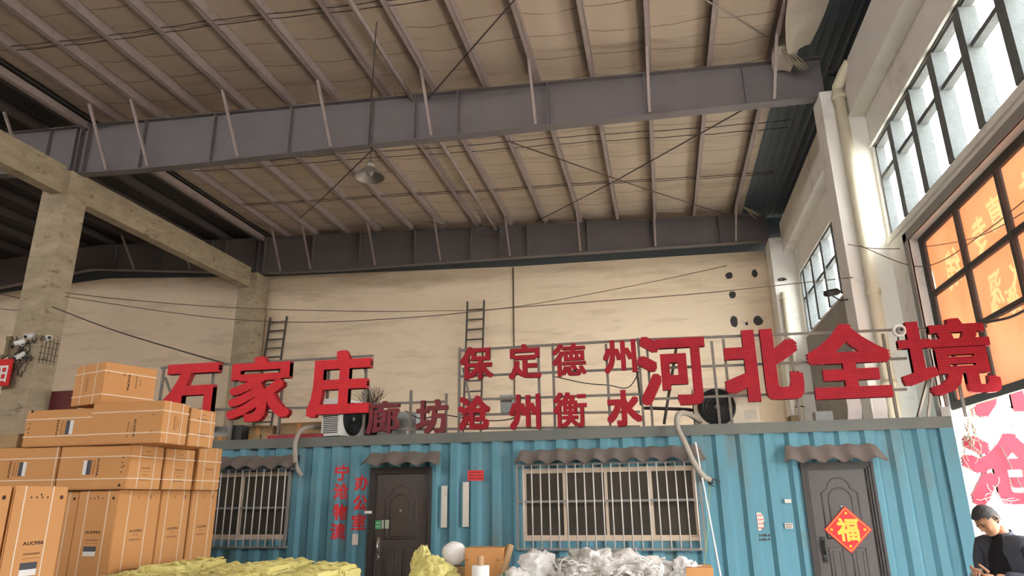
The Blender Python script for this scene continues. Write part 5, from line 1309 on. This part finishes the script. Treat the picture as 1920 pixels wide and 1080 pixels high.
for s in (-1, 1):     # ears, eyes
    ear = [(s * .070, .004, .022), (s * .082, .018, .030), (s * .086, .026, .012), (s * .082, .020, -.012), (s * .072, .006, -.030)]
    HEAD.mesh(skin_mesh([p + (r, r * .6) for p, r in zip(ear, (.007, .009, .010, .009, .006))], [(i, i + 1) for i in range(4)], 1), None, True)
    HEAD.mesh(skin_mesh([(s * .070, .008, .0, .014, .008), (s * .078, .018, .002, .016, .008)], [(0, 1)], 1), None, True)
HEAD.cur = 1
for s in (-1, 1): HEAD.add(*(lambda g: (g.v, g.f))(MB().lathe((s * .028, -.082, .010), [(0, -.006), (.010, -.003), (.012, .002), (0, .006)], 12, 'y').xform(Matrix.Translation((0, 0, .0065)) @ Matrix.Diagonal((1, 1, .35, 1)))), True)
HEAD.cur = 2
HEAD.add(*(lambda g: (g.v, g.f))(MB().tube([(-.022, -.086, -.058), (-.010, -.0945, -.056), (0, -.0955, -.057), (.010, -.0945, -.056), (.022, -.086, -.058)], [.002, .005, .0055, .005, .002], 8)), True)
HEAD.cur = 0
HM = Matrix.Translation((0, -.105, 1.455)) @ Matrix.Rotation(R(-8), 4, 'Z') @ Matrix.Rotation(R(36), 4, 'X') @ Matrix.Translation((0, -.01, .025))
HEAD.xform(HM)
b0 = len(BODY.v); BODY.v += HEAD.v; BODY.f += [[b0 + i for i in f] for f in HEAD.f]; BODY.sm += HEAD.sm; BODY.mi += HEAD.mi
part('body', BODY, ['skin', 'eye_dark', 'lip'], man, local=True)
# hair: short, over crown, back and sides
bm = bmesh.new(); bmesh.ops.create_icosphere(bm, subdivisions=5, radius=1); dele = []
for v in bm.verts:
    n = v.co.normalized(); lim = .50 if n.y < -.45 else (.28 if n.y < -.05 else (-.05 if n.y < .35 else -.42))
    if n.z < lim + .05 * noise.noise(n * 6): dele.append(v)
    k = 1.05 + .035 * noise.noise(n * 9) + .02 * noise.noise(n * 24); x, y, z = n.x * .0775, n.y * .0975, n.z * .119
    if n.z < 0: y *= 1 + .12 * n.z
    v.co = Vector((x, y, z)) * k
bmesh.ops.delete(bm, geom=dele, context='VERTS'); bm.verts.index_update()
HR = MB().add([v.co.copy() for v in bm.verts], [tuple(v.index for v in f.verts) for f in bm.faces], True); bm.free()
for s in (-1, 1):
    HR.tube([(s * .016, -.092, .030), (s * .028, -.0925, .034), (s * .042, -.086, .032)], [.002, .0035, .002], 6)
HR.xform(HM); part('hair', HR, 'hair', man, local=True)
# clothes
def cloth_noise(mb, a, f, seed):
    mb.v = [v + Vector((noise.noise(v * f + Vector((seed, 0, 0))), noise.noise(v * f + Vector((0, seed, 0))), noise.noise(v * f + Vector((0, 0, seed))))) * a for v in mb.v]; return mb
def lerp3(a, b, t): return tuple(a[i] + (b[i] - a[i]) * t for i in range(3))
jn = [(0, .02, .80, .185, .135), (0, .02, .95, .18, .13), (0, .02, 1.1, .18, .13), (0, .02, 1.23, .18, .125), (0, .02, 1.315, .15, .095), (0, .02, 1.375, .078, .07),
      (.165, .01, 1.295, .075), (.205, .005, 1.17, .068), LE + (.060,), lerp3(LE, LWr, .5) + (.054,), lerp3(LE, LWr, .84) + (.044,),
      (-.165, .01, 1.295, .075), (-.2, .005, 1.17, .068), RE + (.060,), lerp3(RE, RWr, .5) + (.054,), lerp3(RE, RWr, .84) + (.044,)]
je = [(0, 1), (1, 2), (2, 3), (3, 4), (4, 5), (4, 6), (6, 7), (7, 8), (8, 9), (9, 10), (4, 11), (11, 12), (12, 13), (13, 14), (14, 15)]
J = MB().mesh(skin_mesh(jn, je, 3), None, True); part('jacket', cloth_noise(J, .014, 9, 3), 'jacket', man, local=True)
SHT = MB().mesh(skin_mesh([(-.01, -.055, .84, .105, .085), (-.01, -.055, 1.0, .105, .088), (-.01, -.06, 1.15, .10, .082), (-.005, -.045, 1.26, .085, .07), (0, -.02, 1.35, .06, .058), (0, -.025, 1.385, .056, .056)], [(i, i + 1) for i in range(5)], 3), None, True)
part('black_top', cloth_noise(SHT, .008, 10, 8), 'shirt_black', man, local=True, label='black top showing in the open jacket')
CLR = MB()
def collar_fn(u, v):
    a = math.pi * (-.30 + 1.6 * u); rx, ry = .072 + .028 * v, .068 + .028 * v
    return (rx * math.cos(a), .0 + ry * math.sin(a) - .01, 1.405 - .045 * v - .05 * (1 - math.sin(a)) * (.35 + .3 * v))
CLR.grid(24, 3, collar_fn); vs = [v + Vector((0, 0, -.008)) for v in CLR.v]; CLR.add(vs, [tuple(reversed(f)) for f in CLR.f], True)
part('collar', CLR, 'jacket', man, local=True)
TR = MB().mesh(skin_mesh([(0, .035, .90, .155, .115), (0, .035, .82, .15, .115), (.095, .02, .72, .095, .10), (.105, -.005, .5, .078, .08), (.11, .03, .10, .068, .07), (-.095, .02, .72, .095, .10), (-.105, -.005, .5, .078, .08), (-.11, .03, .10, .068, .07)], [(0, 1), (1, 2), (2, 3), (3, 4), (1, 5), (5, 6), (6, 7)], 2), None, True)
part('trousers', cloth_noise(TR, .008, 9, 5), 'trousers', man, local=True)
for s in (-1, 1): part('shoe', MB().mesh(skin_mesh([(s * .11, .06, .05, .045, .045), (s * .112, -.03, .042, .046, .04), (s * .118, -.13, .03, .044, .028)], [(0, 1), (1, 2)], 2), None, True), 'shoe', man, local=True)
# the phone held in both hands
ph = thing('mobile_phone', 'dark mobile phone held by the man in both hands', 'phone', PB + Matrix.Rotation(PR, 3, 'Z') @ Vector((-.045, -.30, 1.095)), PR)
PM = Matrix.Rotation(R(18), 4, 'Z') @ Matrix.Rotation(R(28), 4, 'X')
part('phone_case', MB().box((-.036, -.075, -.005), (.036, .075, .0035)).xform(PM), 'black_plastic', ph, local=True)
part('screen', MB().box((-.033, -.071, .0035), (.033, .071, .0045)).xform(PM), 'steel_box', ph, local=True)
